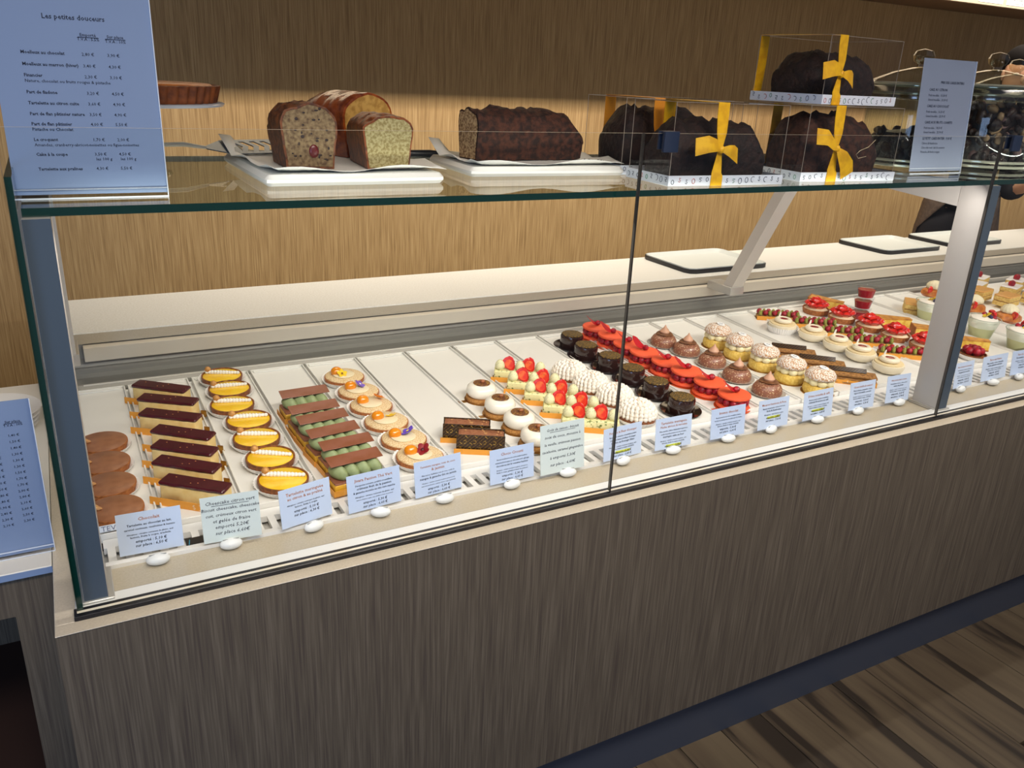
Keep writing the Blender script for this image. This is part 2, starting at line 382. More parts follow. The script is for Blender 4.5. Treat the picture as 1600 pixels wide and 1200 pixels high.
for k in range(4):
    b = MB(); b.lathe([(.001, 0), (.05, 0), (.07, .006), (.098, .010), (.100, .012), (.07, .009), (.05, .004), (.001, .004)], 40)
    o = b.build('white_plate', M('porcelain', 'f2efea', .2)) if pl is None else pl.copy()
    if pl is None: pl = o
    else: COL.objects.link(o)
    o.location = (-.145 + .003 * k, .78 - .004 * k, .831 + .0125 * k)
    tag(o, 'white plate on the left side counter, ' + ('lowest', 'second from below', 'third from below', 'topmost')[k] + ' of its stack', 'plate', 'stacked white plates')

# ---------------------------------------------------------------- trays
TX = [.0115 + .1405 * k for k in range(27)]
CONT = ['chocolate tartlets', 'dark-glazed cheesecake bars', 'lemon meringue tartlets', 'green cream slices with chocolate sheets', 'mango tartlets with flowers', 'two printed chocolate bars', 'white domes with chocolate discs', 'strawberry pistachio bars', 'meringue domes', 'black glazed cakes', 'coral raspberry sandwiches', 'brown hat-topped domes', 'filled choux buns', 'caramelised puff slices', 'white ringed cups', 'raspberry pistachio bars', 'strawberry tarts', 'flan slices', 'glass cream cups', 'cream-topped buns', 'orange glazed slices']
tr0 = None
for k in range(21):
    if tr0 is None:
        b = MB(); W = .067; L0, L1 = -.325, .325
        b.box(-W + .003, W - .003, L0 + .003, L1 - .003, -.0035, 0)
        for (a0, a1, c0, c1) in ((-W, -W + .003, L0, L1), (W - .003, W, L0, L1), (-W + .003, W - .003, L0, L0 + .003), (-W + .003, W - .003, L1 - .003, L1)):
            b.cbox(a0, a1, c0, c1, -.009, .006, .001)
        b.cbox(-W + .008, W - .008, L1 - .012, L1 - .003, 0, .004, .001)
        tr0 = o = b.build('display_tray', TRAY)
    else: o = tr0.copy(); COL.objects.link(o)
    place(o, (TX[k] + .058, .53, zt(.53)), R.uniform(-.006, .006), TILT)
    tag(o, 'long white plastic tray under the ' + CONT[k], 'tray', 'white display trays')

# ---------------------------------------------------------------- paper cases and tart shells
def case(parent, r, h=.013, n=40, dz=0):
    b = MB()
    def mod(rr, z, a, j): return (rr * (1 + (.022 if j in (2, 3) else .008) * math.sin(n * a)), z) if j not in (0, 5) else (rr, z)
    b.lathe([(.001, .0004), (r * .80, .0004), (r * .92, h * .5), (r, h), (r * .985, h), (r * .79, .0012)], n * 4, (0, 0, dz), 0, mod, close=False)
    b.add([(r * .79 * math.cos(2 * math.pi * k / 24), r * .79 * math.sin(2 * math.pi * k / 24), dz + .0012) for k in range(24)], [tuple(range(24))])
    return b.build('paper_case', PCASE, parent, 60)
def shell(parent, r, z0=.0014, h=.019, mat=SHELL, inner=.006):
    b = MB(); b.lathe([(.001, z0), (r * .90, z0), (r * .99, z0 + h * .8), (r * .985, z0 + h), (r * .93, z0 + h), (r * .91, z0 + h - inner), (.001, z0 + h - inner)], 40)
    return b.build('tart_shell', mat, parent)

# chocolate tartlets
CHOC = M('milk_chocolate_glaze', '9c6848', .35, '8f5c3e', 60, coat=.1); DCH = M('dark_chocolate', '3a2018', .35)
NUT = M('nut', 'cf9f68', .6, 'b8824c', 200); HAZ = M('hazelnut', 'a4653c', .45, '7e4526', 200)
def b_choctart(t):
    case(t, .053, .013); shell(t, .0475, .0014, .018, SHELL)
    MB().lathe([(.001, .012), (.0438, .012), (.0452, .0195), (.043, .0205), (.001, .0207)], 40).build('chocolate_filling', CHOC, t)
    for k in range(2):
        MB().ell((0, 0, 0), (.0085, .0045, .0035), 10, 6).build('peanut', NUT, t, loc=(-.032 + .004 * k, .010 - .008 * k, .0235), rot=(0, .1, -.5 + .3 * k))
row(b_choctart, 'chocolate_tartlet', 'milk chocolate tartlet with peanut halves in white paper', 'tartlet', [(.069, .538), (.066, .447), (.068, .356), (.072, .263)], 'chocolate tartlets behind the left post')
# cheesecake bars
GLZ = M('dark_red_glaze', '4e1620', .22, coat=.4, c2='43121a', sc_=40); CHE = M('cheesecake', 'f6dc9c', .6, 'ecca80', 60, bump=.2, lo=.3, hi=.7)
def b_cheese(t):
    MB().cbox(-.072, .076, -.024, .023, .0002, .0012, .001).build('gold_board', GOLD, t)
    c = MB(); c.box(-.078, .066, -.0252, -.0242, .0002, .0155); c.build('orange_card', ORC, t)
    c = MB(); c.box(.066, .078, .012, .013, .001, .016); c.build('gold_flap', GOLD, t)
    lg = MB(); text_mb(lg, 'S', .013, 0, 0, shear=-.2); i = lg.mark(); lg.tube([(.008 + .0055 * math.cos(a), 0, .0045 + .0055 * math.sin(a)) for a in [-1.6 + .3 * q for q in range(11)]], .0004, 4)
    lg.build('logo', M('logo_white', 'f0e6d4', .5), t, 180, loc=(.01, -.0256, .003))
    MB().cbox(-.061, .061, -.0165, .0165, .0012, .007, .003, jit=.0007, nx=6).build('biscuit_base', M('biscuit', 'b98a50', .8, '8a5c30', 250), t)
    MB().cbox(-.062, .062, -.017, .017, .0065, .038, .0035, jit=.0005, nx=8).build('cheesecake', CHE, t)
    MB().cbox(-.0635, .0635, -.0182, .0182, .0375, .0445, .0035, jit=.0004, nx=10).build('glaze', GLZ, t)
    fl = MB()
    for q in range(4): fl.ell((R.uniform(-.045, .045), R.uniform(-.01, .01), .0448), (.0016, .001, .0005), 5, 3)
    tag(fl.build('gold_flakes', M('gold_flake', 'e0a860', .3, metal=.6), t), kind='stuff')
CH = [(0.205, 0.734, -37.0), (0.21, 0.656, -32.4), (0.204, 0.573, -34.6), (0.216, 0.479, -37.8), (0.209, 0.409, -36.9), (0.203, 0.34, -38.6), (0.206, 0.26, -38.6)]
row(b_cheese, 'cheesecake_bar', 'yellow cheesecake bar with dark red glaze on orange card', 'cake', CH, 'glazed cheesecake bars')
# lemon tartlets
LEM = M('lemon_curd', 'f4c024', .25, 'f7cc34', 30, coat=.3); MER = M('meringue_white', 'f4efe6', .6, bump=.1, sc_=120)
def b_lemon(t):
    case(t, .055, .0145); shell(t, .0485, .0014, .019, SHELLD)
    MB().lathe([(.001, .012), (.0435, .012), (.0442, .0182), (.040, .0196), (.001, .0202)], 40).build('lemon_filling', LEM, t)
    b = MB(); n = 12
    for k in range(n):
        f = k / (n - 1); rr = .0058 * (.78 + .3 * math.sin(math.pi * min(1, f + .12)))
        b.ell((-.035 + .072 * f, .0145 - .012 * f, .0230), (.0048, rr, rr * .9), 10, 6)
    b.build('meringue_piping', MER, t, 70)
    MB().ell((-.0325, .0165, .029), (.0075, .0075, .0075), 14, 10, noise=.02).build('praline_ball', M('praline', 'd09a58', .6, 'bb8140', 150, bump=.3), t)
LE = [(0.35, 0.812, -12), (0.352, 0.727, 2), (0.341, 0.636, -6), (0.358, 0.543, -2), (0.355, 0.451, -12), (0.361, 0.355, -20), (0.363, 0.26, -14)]
row(b_lemon, 'lemon_tartlet', 'lemon tartlet with a line of white meringue and a praline ball', 'tartlet', LE, 'lemon meringue tartlets')
# matcha slices
PLATE = M('chocolate_sheet', '8a5440', .38, '80492f', 25); GRN = M('matcha_cream', '94a072', .55, '84905f', 40); PAS = M('passion_cream', 'd8a32a', .5, 'c58c1c', 60)
def b_matcha(t):
    b = MB(); b.box(-.056, .056, -.031, .030, .0002, .0012); b.box(-.056, .056, -.0318, -.031, .0002, .0125); b.box(-.0568, -.056, -.0318, .03, .0002, .0125)
    b.build('orange_card', ORC, t)
    MB().cbox(-.052, .052, -.027, .027, .0012, .009, .002, jit=.0005, nx=6).build('sponge_base', M('dacquoise', '9c6c40', .8, '5e3c22', 200), t)
    MB().cbox(-.053, .053, -.0275, .0275, .0085, .021, .002, jit=.0003, nx=4).build('passion_layer', PAS, t)
    MB().cbox(-.052, .052, -.0265, .0265, .021, .024, .001).build('chocolate_layer', PLATE, t)
    for k in range(4):
        MB().ell((0, 0, 0), (.0130, .0235, .0135), 12, 9, tip=.35).build('matcha_cream', GRN, t, loc=(-.036 + .0235 * k, -.003, .0355), rot=(.18, 0, .5))
    MB().cbox(-.054, .054, -.0155, .0155, 0, .0014, .0006).build('chocolate_sheet', PLATE, t, loc=(0, .005, .0560), rot=(.22, .0, 0))
MA = [(0.487, 0.560, 2), (0.485, 0.474, 4), (0.488, 0.420, 4.6), (0.491, 0.352, 6.6), (0.499, 0.290, 4.9), (0.493, 0.222, 5.8)]
row(b_matcha, 'matcha_slice', 'green cream slice under a brown chocolate sheet on orange card', 'cake', MA, 'green cream chocolate slices')
# mango tartlets
ALM = M('almond_top', 'e6d0a6', .8, 'c69a66', 420, bump=.3, lo=.42, hi=.66, detail=2); GAN = M('pale_ganache', 'e8d8b4', .45)
JEL = M('orange_jelly', 'e88a0c', .12, coat=.8)
FC = [('yellow', 'f0c818', '7a4a10'), ('violet', '7a5cc0', 'f0ead8'), ('orange', 'f08a1c', 'c05a10'), ('yellow', 'f2cc1c', '8a6a14'), ('violet', '6a4cc8', 'f0e060'), ('dark red', '8a1420', '50101a')]
def b_mango(t):
    case(t, .056, .0145); shell(t, .0495, .0014, .016, SHELL)
    MB().lathe([(.001, .012), (.0475, .0150), (.0465, .0195), (.038, .0235), (.022, .0250), (.001, .0252)], 40).build('almond_topping', ALM, t)
    MB().lathe([(.001, .0245), (.0255, .0245), (.0265, .0262), (.0245, .0274), (.001, .0276)], 32, (-.004, -.006, 0)).build('ganache_disc', GAN, t)
    b = MB(); b.ell((0, 0, 0), (.0145, .0125, .0125), 20, 12); b.build('mango_jelly', JEL, t, loc=(-.019, .004, .0305))
def flower(t, i, pos=(.008, -.006, .0325), s=1):
    nm, c1, c2 = FC[i]; fm = M('petal_' + nm.replace(' ', '_') + '_' + str(i), c1, .5); b = MB()
    for k in range(5):
        a = 2 * math.pi * k / 5 + .3; ii = b.mark(); b.ell((0, 0, 0), (.0072 * s, .0056 * s, .0012), 9, 5)
        b.xf(ii, Matrix.Translation((.0068 * s * math.cos(a), .0068 * s * math.sin(a), 0)) @ Matrix.Rotation(a, 4, 'Z') @ Matrix.Rotation(-.35, 4, 'Y'))
    f = b.build('flower', fm, t, loc=pos, rot=(.55, .1, i)); f['label'] = nm + ' edible flower'
    MB().ell((0, 0, .0015), (.0028 * s, .0028 * s, .0012), 8, 4).build('flower_heart', M('heart_' + str(i), c2, .5), f)
MG = [(0.626, 0.713), (0.63, 0.614), (0.631, 0.526), (0.634, 0.433), (0.639, 0.339), (0.641, 0.254)]
mg = row(b_mango, 'mango_tartlet', 'x', 'tartlet', MG, 'mango tartlets with orange jelly')
fp = [(-.010, -.014, .031), (.004, .003, .033), (.020, .006, .034), (.009, -.002, .031), (.008, -.001, .034), (.004, -.004, .033)]
for i, o in enumerate(mg):
    flower(o, i, fp[i], (1, 1.05, 1.1, .95, 1.25, 1.25)[i])
    o['label'] = 'crumbed tartlet with orange jelly dome and %s flower, %s' % (FC[i][0], ordn(i, 6))
# printed chocolate bars
PRN = M('printed_chocolate', 'b8923a', .3, '2a1612', 150, kind='magic', lo=.18, hi=.24, dist=3.5); MOU = M('nutty_chocolate', '8c5238', .45, 'a06a4a', 200, bump=.6, kind='noise', lo=.35, hi=.7, bs=.004)
def b_chocbar(t):
    MB().cbox(-.05, .05, -.020, .020, .0002, .0012, .001).build('gold_board', GOLD, t); MB().box(-.056, .05, -.0222, -.0214, .0002, .0125).build('orange_card', ORC, t)
    MB().cbox(-.048, .048, -.0145, .0145, .0012, .0425, .003, jit=.0009, nx=12).build('mousse', MOU, t)
    for sy in (-1, 1): MB().cbox(-.0515, .0515, -.0009, .0009, 0, .0415, .0004).build('printed_chocolate_plate', PRN, t, loc=(0, sy * .0165, .0025))
    n = MB()
    for q in range(10): n.ell((R.uniform(-.044, .044), R.uniform(-.011, .011), .043), (.0022, .0018, .0012), 6, 4, noise=.15)
    tag(n.build('chopped_nuts', NUT, t), kind='stuff')
    g = MB()
    for q in range(9):
        xx = -.043 + q * .0105; zz = (.012, .028)[q % 2]; g.tube([(xx - .003, 0, zz + .002), (xx, 0, zz + .004), (xx + .002, 0, zz), (xx + .0005, 0, zz - .004), (xx - .003, 0, zz - .004)], .0006, 4)
        g.tube([(xx - .001, 0, zz + .014), (xx + .004, 0, zz + .010)], .0006, 4)
    g.build('gold_print', M('gold_print', 'b8963c', .3, metal=.5), t, loc=(0, -.0175, 0))
row(b_chocbar, 'chocolate_bar_cake', 'nutty chocolate bar between two gold-printed chocolate plates', 'cake', [(0.777, 0.318, -27), (0.783, 0.26, -27)], 'printed chocolate bars')
# white domes
CRU = M('crumb_biscuit', 'c08a48', .85, '9a6630', 380, bump=.7, bs=.003); WHG = M('white_glaze', 'f0e9da', .2, coat=.4); GSP = M('gold_speckled_chocolate', 'b8903c', .3, '6a3f28', 260, lo=.36, hi=.42, detail=1)
def b_dome(t):
    b = MB(); b.lathe([(.001, .0002), (.041, .0002), (.041, .0012), (.001, .0012)], 32); b.box(-.062, -.035, -.006, .006, .0003, .0012); b.build('gold_board', GOLD, t)
    MB().lathe([(.001, .0012), (.037, .0012), (.0385, .006), (.0365, .0105), (.001, .011)], 40, mod=lambda r_, z, a, j: (r_ * (1 + R.uniform(-.02, .02)), z)).build('biscuit_base', CRU, t)
    MB().lathe([(.001, .010), (.028, .010), (.0345, .016), (.0372, .025), (.035, .034), (.029, .0405), (.020, .0425), (.001, .043)], 40).build('white_dome', WHG, t)
    MB().lathe([(.001, .0425), (.0205, .0425), (.021, .0435), (.0205, .0442), (.001, .0443)], 32).build('chocolate_disc', GSP, t)
    MB().ell((.002, 0, .0475), (.0062, .005, .0045), 10, 7, noise=.06).build('hazelnut', HAZ, t)
row(b_dome, 'white_dome_cake', 'glossy white dome cake with chocolate disc and hazelnut on crumb base', 'cake', [(0.904, 0.503), (0.907, 0.41), (0.911, 0.322), (0.908, 0.236)], 'white dome cakes')
# strawberry pistachio bars
PIS = M('pistachio_cream', 'e6dfa6', .6, '6f7e3a', 150, lo=.56, hi=.66, detail=2, bump=.3); PBL = M('pale_pistachio_blob', 'e2dcae', .55, '8a8c50', 380, lo=.62, hi=.7, detail=1)
STR = M('strawberry_red', 'd8281c', .25, coat=.3, c2='c01c18', sc_=90); STI = M('strawberry_inside', 'ee6a34', .35, 'd8301c', 70)
def strawberry(t, loc, rot, s=1):
    b = MB(); b.lathe([(.001, -.015), (.006, -.012), (.0115, -.002), (.0125, .006), (.009, .0125), (.001, .014)], 14)
    for k in range(len(b.v)): v = b.v[k]; b.v[k] = (v[0] * s, min(v[1], .0012) * s * .9, v[2] * s)
    o = b.build('strawberry_half', STR, t, loc=loc, rot=rot)
    b = MB(); b.add([(.0082 * s * math.cos(a), .0016 * s, (-.001 + .0100 * math.sin(a)) * s) for a in [q * math.pi / 8 for q in range(16)]], [tuple(range(15, -1, -1))]); b.build('cut_face', STI, o)
    return o
def b_straw(t):
    MB().cbox(-.07, .07, -.021, .022, .0002, .0012, .001).build('gold_board', GOLD, t); MB().box(-.074, .066, -.0222, -.0214, .0002, .0135).build('orange_card', ORC, t)
    MB().cbox(-.0665, .0665, -.017, .017, .0012, .0285, .003, jit=.0004, nx=8).build('pistachio_slab', PIS, t)
    for k in range(3): MB().ell((0, 0, 0), (.0135, .0135, .0135), 14, 9, tip=.3).build('cream_blob', PBL, t, loc=(-.052 + .052 * k, 0, .0395))
    for k in range(2): strawberry(t, (-.029 + .052 * k, -.002, .0455), (.30, .62 - .1 * k, 3.35), 1.32)
    b = MB()
    for q in range(8): b.ell((R.uniform(-.055, .055), R.uniform(-.01, .01), .051), (.0016, .0012, .001), 5, 3)
    tag(b.build('pistachio_crumbs', M('pistachio_bit', '74803c', .7), t), kind='stuff')
row(b_straw, 'strawberry_bar', 'speckled pistachio bar with strawberry halves and cream blobs', 'cake', [(1.052, .578, -29), (1.048, .498, -29), (1.055, .422, -30), (1.062, 0.342, -30), (1.066, 0.264, -31)], 'strawberry pistachio bars')
# meringue domes
CRM = M('whipped_cream', 'efe6da', .55, bump=.1, sc_=90)
def b_mering(t):
    case(t, .052, .0135); shell(t, .046, .0014, .017, SHELLD)
    b = MB(); b.lathe([(.001, .0175), (.041, .0175), (.040, .028), (.028, .042), (.001, .049)], 30)
    for j in range(6):
        f = j / 5; rr = .0425 * math.cos(f * 1.35); zz = .022 + .027 * math.sin(f * 1.5); n = max(4, int(rr * 2 * math.pi / .0105))
        for k in range(n):
            a = 2 * math.pi * k / n + j * .35; i0 = b.mark(); b.ell((0, 0, 0), (.0075, .0055, .0062), 7, 5, tip=.3)
            b.xf(i0, Matrix.Translation((rr * math.cos(a), rr * math.sin(a), zz)) @ Matrix.Rotation(a + .5, 4, 'Z') @ Matrix.Rotation(.5 - f * .5, 4, 'Y'))
    b.build('piped_meringue', CRM, t, 80)
    for q in range(9):
        a = R.uniform(0, 6.3); rr = R.uniform(.003, .024); MB().ell((0, 0, 0), (.0036, .003, .0024), 7, 5, noise=.08).build('caramel_nut', NUT, t, loc=(rr * math.cos(a), rr * math.sin(a), .0525 - rr * rr * 16))
row(b_mering, 'meringue_tartlet', 'tartlet under a swirled white meringue dome with nuts', 'tartlet', [(1.177, 0.533), (1.187, 0.446), (1.200, 0.358), (1.198, 0.262)], 'meringue dome tartlets')
# black cakes
BLK = M('black_glaze', '1e1210', .12, coat=.6); GLD = M('gold_dusted_black', 'a07c30', .3, '241812', 330, lo=.40, hi=.5, detail=2, bump=.4)
def b_black(t):
    MB().lathe([(.001, .0003), (.032, .0003), (.046, .0045), (.052, .006), (.052, .0072), (.045, .006), (.030, .0022), (.001, .0022)], 44).build('black_plate', BLK, t)
    MB().lathe([(.001, .0022), (.032, .0022), (.0335, .006), (.0335, .034), (.0315, .039), (.001, .0392)], 40).build('glazed_cake', M('dark_glaze', '2c1814', .15, coat=.6), t)
    MB().lathe([(.001, .039), (.0295, .039), (.0305, .0405), (.0290, .0418), (.001, .0419)], 36).build('gold_dusted_top', GLD, t)
row(b_black, 'black_cake', 'small black glazed cake with gold-dusted top on black plate', 'cake', [(1.320, 0.752), (1.311, 0.662), (1.328, 0.568), (1.333, 0.471), (1.337, 0.373), (1.335, 0.267)], 'black glazed cakes')
# raspberry sandwiches
MAC = M('coral_macaron', 'ee5c34', .6, bump=.15, sc_=200); RAS = M('raspberry', 'b4142a', .4, '8c0f20', 90, bump=.8, kind='voronoi', bs=.004); PET = M('red_petal', 'b80c1c', .45); CORC = M('coral_card', 'c8501c', .5)
def raspb():
    if 'raspmesh' in MC: return MC['raspmesh']
    b = MB(); b.lathe([(.001, -.0085), (.0055, -.0075), (.0084, -.002), (.0078, .004), (.0045, .0085), (.001, .009)], 16, mod=lambda r_, z, a, j: (r_ * (1 + .07 * math.sin(8 * a + (j % 2) * math.pi)), z))
    o = b.build('raspberry', RAS, None, 80); MC['raspmesh'] = o.data; bpy.data.objects.remove(o); return MC['raspmesh']
def addras(t, loc, s=1, rot=(0, 0, 0)):
    o = bpy.data.objects.new('raspberry', raspb()); COL.objects.link(o); o.parent = t; o.location = loc; o.scale = (s, s, s); o.rotation_euler = rot; return o
def b_mac(t):
    b = MB(); b.lathe([(.001, .0002), (.046, .0002), (.046, .001), (.001, .001)], 36); b.box(-.068, -.04, -.008, .008, .0002, .001); b.build('coral_board', CORC, t)
    def disc(z, nm): MB().lathe([(.001, z), (.038, z), (.0405, z + .002), (.0395, z + .0035), (.042, z + .0045), (.0405, z + .0085), (.034, z + .0105), (.001, z + .011)], 40).build(nm, MAC, t)
    disc(.001, 'bottom_biscuit')
    MB().lathe([(.001, .0105), (.026, .0105), (.026, .0305), (.001, .0305)], 24).build('cream_heart', GAN, t)
    for k in range(11):
        a = 2 * math.pi * k / 11; addras(t, (.0308 * math.cos(a), .0308 * math.sin(a), .0205), 1.12, (0, 0, a))
    disc(.0300, 'top_biscuit')
    addras(t, (.002, -.002, .0490), .95, (1.3, 0, .6))
    b = MB(); P = []
    for k in range(7):
        f = k / 6; P.append((-.002 - .036 * f, .001 + .004 * f, .0480 + .026 * f ** 1.5))
    b.ribbon(P, (0, .012, .006), .0004, widths=[.35, .7, .9, 1.05, 1.1, .8, .25]); b.build('rose_petal', PET, t, 80)
MCC = [(1.433, 0.795, 10), (1.438, 0.719, -15), (1.438, 0.640, 5), (1.445, 0.569, -40), (1.46, 0.489, 0), (1.468, 0.413, -12), (1.477, 0.33, 0), (1.481, 0.242, 0)]
row(b_mac, 'raspberry_macaron', 'coral macaron cake filled with raspberries, petal on top', 'cake', MCC, 'coral raspberry macarons')
# brown domes
BRD = M('sprinkled_brown', 'e2c79a', .4, '8a5640', 330, lo=.33, hi=.37, detail=1, coat=.2); HATM = M('hat_brown', '7a4e2c', .5, '63391c', 90)
def b_brown(t):
    MB().lathe([(.001, .0003), (.034, .0003), (.047, .004), (.049, .0055), (.046, .005), (.033, .0015), (.001, .0015)], 40).build('clear_plate', M('silver_clear_plate', 'cfcac2', .15, metal=.5), t)
    MB().lathe([(.001, .0015), (.037, .0015), (.0395, .008), (.038, .018), (.032, .028), (.022, .034), (.001, .036)], 40).build('chocolate_dome', BRD, t)
    MB().lathe([(.001, .0345), (.0245, .0345), (.0255, .0365), (.0235, .038), (.001, .038)], 30, mod=lambda r_, z, a, j: (r_ * (1 + .03 * math.sin(5 * a)), z + .0012 * math.sin(2 * a))).build('chocolate_disc', HATM, t)
    MB().lathe([(.001, .037), (.0125, .0375), (.0145, .043), (.011, .049), (.005, .055), (.0012, .0625), (.0005, .064)], 20).build('cream_peak', M('coffee_cream', 'c99a7c', .5), t)
row(b_brown, 'brown_dome_cake', 'sprinkled brown dome cake with chocolate disc and pointed cream peak', 'cake', [(1.6, 0.677), (1.622, 0.595), (1.633, 0.495), (1.625, 0.385), (1.633, 0.278)], 'brown hat-topped dome cakes')
# choux
CXT = M('sugared_choux', 'f2e8dc', .8, 'bd8a58', 260, lo=.44, hi=.60, bump=.8, bs=.004); CXB = M('choux_base', 'e8c868', .7, 'd8b04c', 130, bump=.4); PCR = M('pale_cream', 'f0e4b4', .4)
def b_choux(t):
    MB().lathe([(.001, .0002), (.044, .0002), (.044, .001), (.001, .001)], 32).build('gold_board', GOLD, t)
    MB().lathe([(.001, .001), (.037, .001), (.0405, .008), (.040, .020), (.035, .026), (.001, .027)], 30, mod=lambda r_, z, a, j: (r_ * (1 + R.uniform(-.018, .018)), z)).build('choux_base', CXB, t)
    for k in range(8):
        a = 2 * math.pi * k / 8 + .2; MB().ell((0, 0, 0), (.0135, .0135, .0112), 12, 8).build('cream_ball', PCR, t, loc=(.0265 * math.cos(a), .0265 * math.sin(a), .035))
    MB().lathe([(.001, .043), (.034, .042), (.0405, .046), (.0400, .053), (.032, .063), (.018, .069), (.001, .071)], 36, mod=lambda r_, z, a, j: (r_ * (1 + R.uniform(-.03, .03)), z + R.uniform(-.0012, .0012))).build('choux_lid', CXT, t, 80)
    d = MB().lathe([(.001, 0), (.0125, 0), (.0125, .001), (.001, .001)], 24).build('logo_disc', M('white_disc', 'f2f2f2', .4), t, loc=(.004, -.002, .0708), rot=(.12, .1, 0))
    b = MB(); b.tube([(-.006, .002, 0), (-.002, .004, 0), (.0, .0, 0), (.003, -.003, 0), (.006, .001, 0)], .0007, 4); b.build('logo', M('logo_grey', '555b66', .5), d, loc=(0, 0, .0012))
row(b_choux, 'choux_bun', 'sugared choux bun filled with cream balls, white logo disc on top', 'choux bun', [(1.753, 0.615), (1.752, 0.521), (1.759, 0.424), (1.762, 0.326), (1.775, 0.235)], 'cream-filled choux buns')
# caramelised puff slices
PUF = M('caramelised_puff', 'b07e44', .7, '7a4e22', 160, st=(1, 1, 6), bump=.5)
def b_milf(t):
    MB().cbox(-.068, .068, -.021, .022, .0002, .0012, .001).build('gold_board', GOLD, t); MB().box(-.070, .066, -.0222, -.0214, .0002, .0145).build('orange_card', ORC, t)
    for k in range(3): MB().cbox(-.064, .064, -.0225, .0205, .0012 + k * .0105, .0075 + k * .0105, .002, jit=.0008, nx=8).build('puff_layer', PUF, t)
    for k in range(2): MB().cbox(-.062, .062, -.016, .016, .0073 + k * .0105, .0119 + k * .0105, .002).build('cream_layer', M('custard', 'c08e50', .5), t)
    lg = MB(); text_mb(lg, 'S', .012, 0, 0, shear=-.2); lg.build('logo', MC['logo_white'], t, 180, loc=(-.01, -.0226, .003))
    MB().cbox(-.05, .05, -.0009, .0009, 0, .0145, .0004).build('printed_chocolate_strip', PRN, t, loc=(-.012, -.002, .0300), rot=(-.85, 0, .06))
row(b_milf, 'puff_slice', 'caramelised puff slice with a printed dark chocolate strip', 'cake', [(1.905, 0.455, -40), (1.915, 0.355, -41), (1.925, 0.255, -41)], 'caramelised puff slices')
# white ringed cups
IVO = M('ivory_cream', 'efe3c8', .45); REDS = M('red_sauce', '8c1420', .15, coat=.5)
def b_cup(t):
    MB().lathe([(.001, .0005), (.026, .0005), (.040, .009), (.0445, .020), (.0435, .028), (.040, .0285), (.001, .0285)], 40).build('ivory_bowl', IVO, t)
    MB().lathe([(.001, .0285), (.0395, .0285), (.0405, .0305), (.0395, .0320), (.001, .0322)], 36).build('wafer_disc', M('wafer', 'e8d2a4', .6), t)
    MB().lathe([(.012, .032), (.022, .0318), (.0275, .036), (.0275, .041), (.023, .0455), (.016, .0458), (.0115, .042)], 32, close=False).build('cream_ring', IVO, t)
    MB().lathe([(.001, .040), (.0135, .0405), (.0125, .0445), (.001, .046)], 24).build('raspberry_heart', REDS, t)
    MB().ell((0, 0, 0), (.0065, .0012, .0105), 14, 8).build('white_chocolate_oval', M('white_choc', 'f2ece0', .4), t, loc=(.004, .022, .050), rot=(.1, 0, .2))
cu = row(b_cup, 'ivory_cream_cup', 'ivory cake with cream ring and red centre', 'cake', [(2.065, 0.655), (2.10, 0.559), (2.104, 0.462), (2.103, 0.375), (2.101, 0.275)], 'ivory ringed cakes')
case(cu[0], .050, .022)
# raspberry pistachio bars
def b_rasp(t):
    MB().cbox(-.074, .074, -.021, .022, .0002, .0012, .001).build('gold_board', GOLD, t); MB().box(-.076, .070, -.0222, -.0214, .0002, .0135).build('orange_card', ORC, t)
    MB().cbox(-.070, .070, -.0185, .0185, .0012, .013, .003, jit=.0009, nx=12).build('nut_base', M('nut_crumble', 'c09050', .8, '80602c', 280, bump=.8, bs=.004), t)
    for k in range(9):
        for q in (-1, 1):
            xx = -.063 + k * .0158
            if (k + (q > 0)) % 2: addras(t, (xx, q * .009, .0225), 1.05, (R.uniform(-.4, .4), R.uniform(-.4, .4), 0))
            else: MB().ell((0, 0, 0), (.0062, .0085, .0105), 9, 7, tip=.25).build('pistachio_blob', M('pistachio_piping', 'a8a44c', .6, '7c8438', 240), t, loc=(xx, q * .009, .021))
row(b_rasp, 'raspberry_bar', 'bar crowded with raspberries and green pistachio piping', 'cake', [(2.150, 0.758, -29), (2.212, 0.655, -28.6), (2.230, 0.56, -29.3), (2.248, 0.46, -29.6), (2.262, 0.35, -33)], 'raspberry pistachio bars')
# strawberry tarts
def b_st(t):
    shell(t, .046, .0003, .018, SHELL); MB().lathe([(.001, .012), (.042, .013), (.03, .022), (.001, .026)], 28).build('cream_mound', GAN, t)
    for k in range(9):
        a = 2 * math.pi * k / 9; strawberry(t, (.029 * math.cos(a), .029 * math.sin(a), .026), (-.9, 0, a - 1.57), 1.15)
    for k in range(5):
        a = 2 * math.pi * k / 5 + .4; strawberry(t, (.014 * math.cos(a), .014 * math.sin(a), .034), (-.7, .3, a - 1.57), 1.15)
    for k in range(2): strawberry(t, (.003 - .008 * k, .004 * k, .041), (-1.0, 0, 1.2 * k), 1.2)
row(b_st, 'strawberry_tart', 'round tart heaped with red strawberries', 'tart', [(2.345, 0.772), (2.362, 0.672), (2.384, 0.573), (2.385, 0.474), (2.397, 0.375)], 'heaped strawberry tarts')
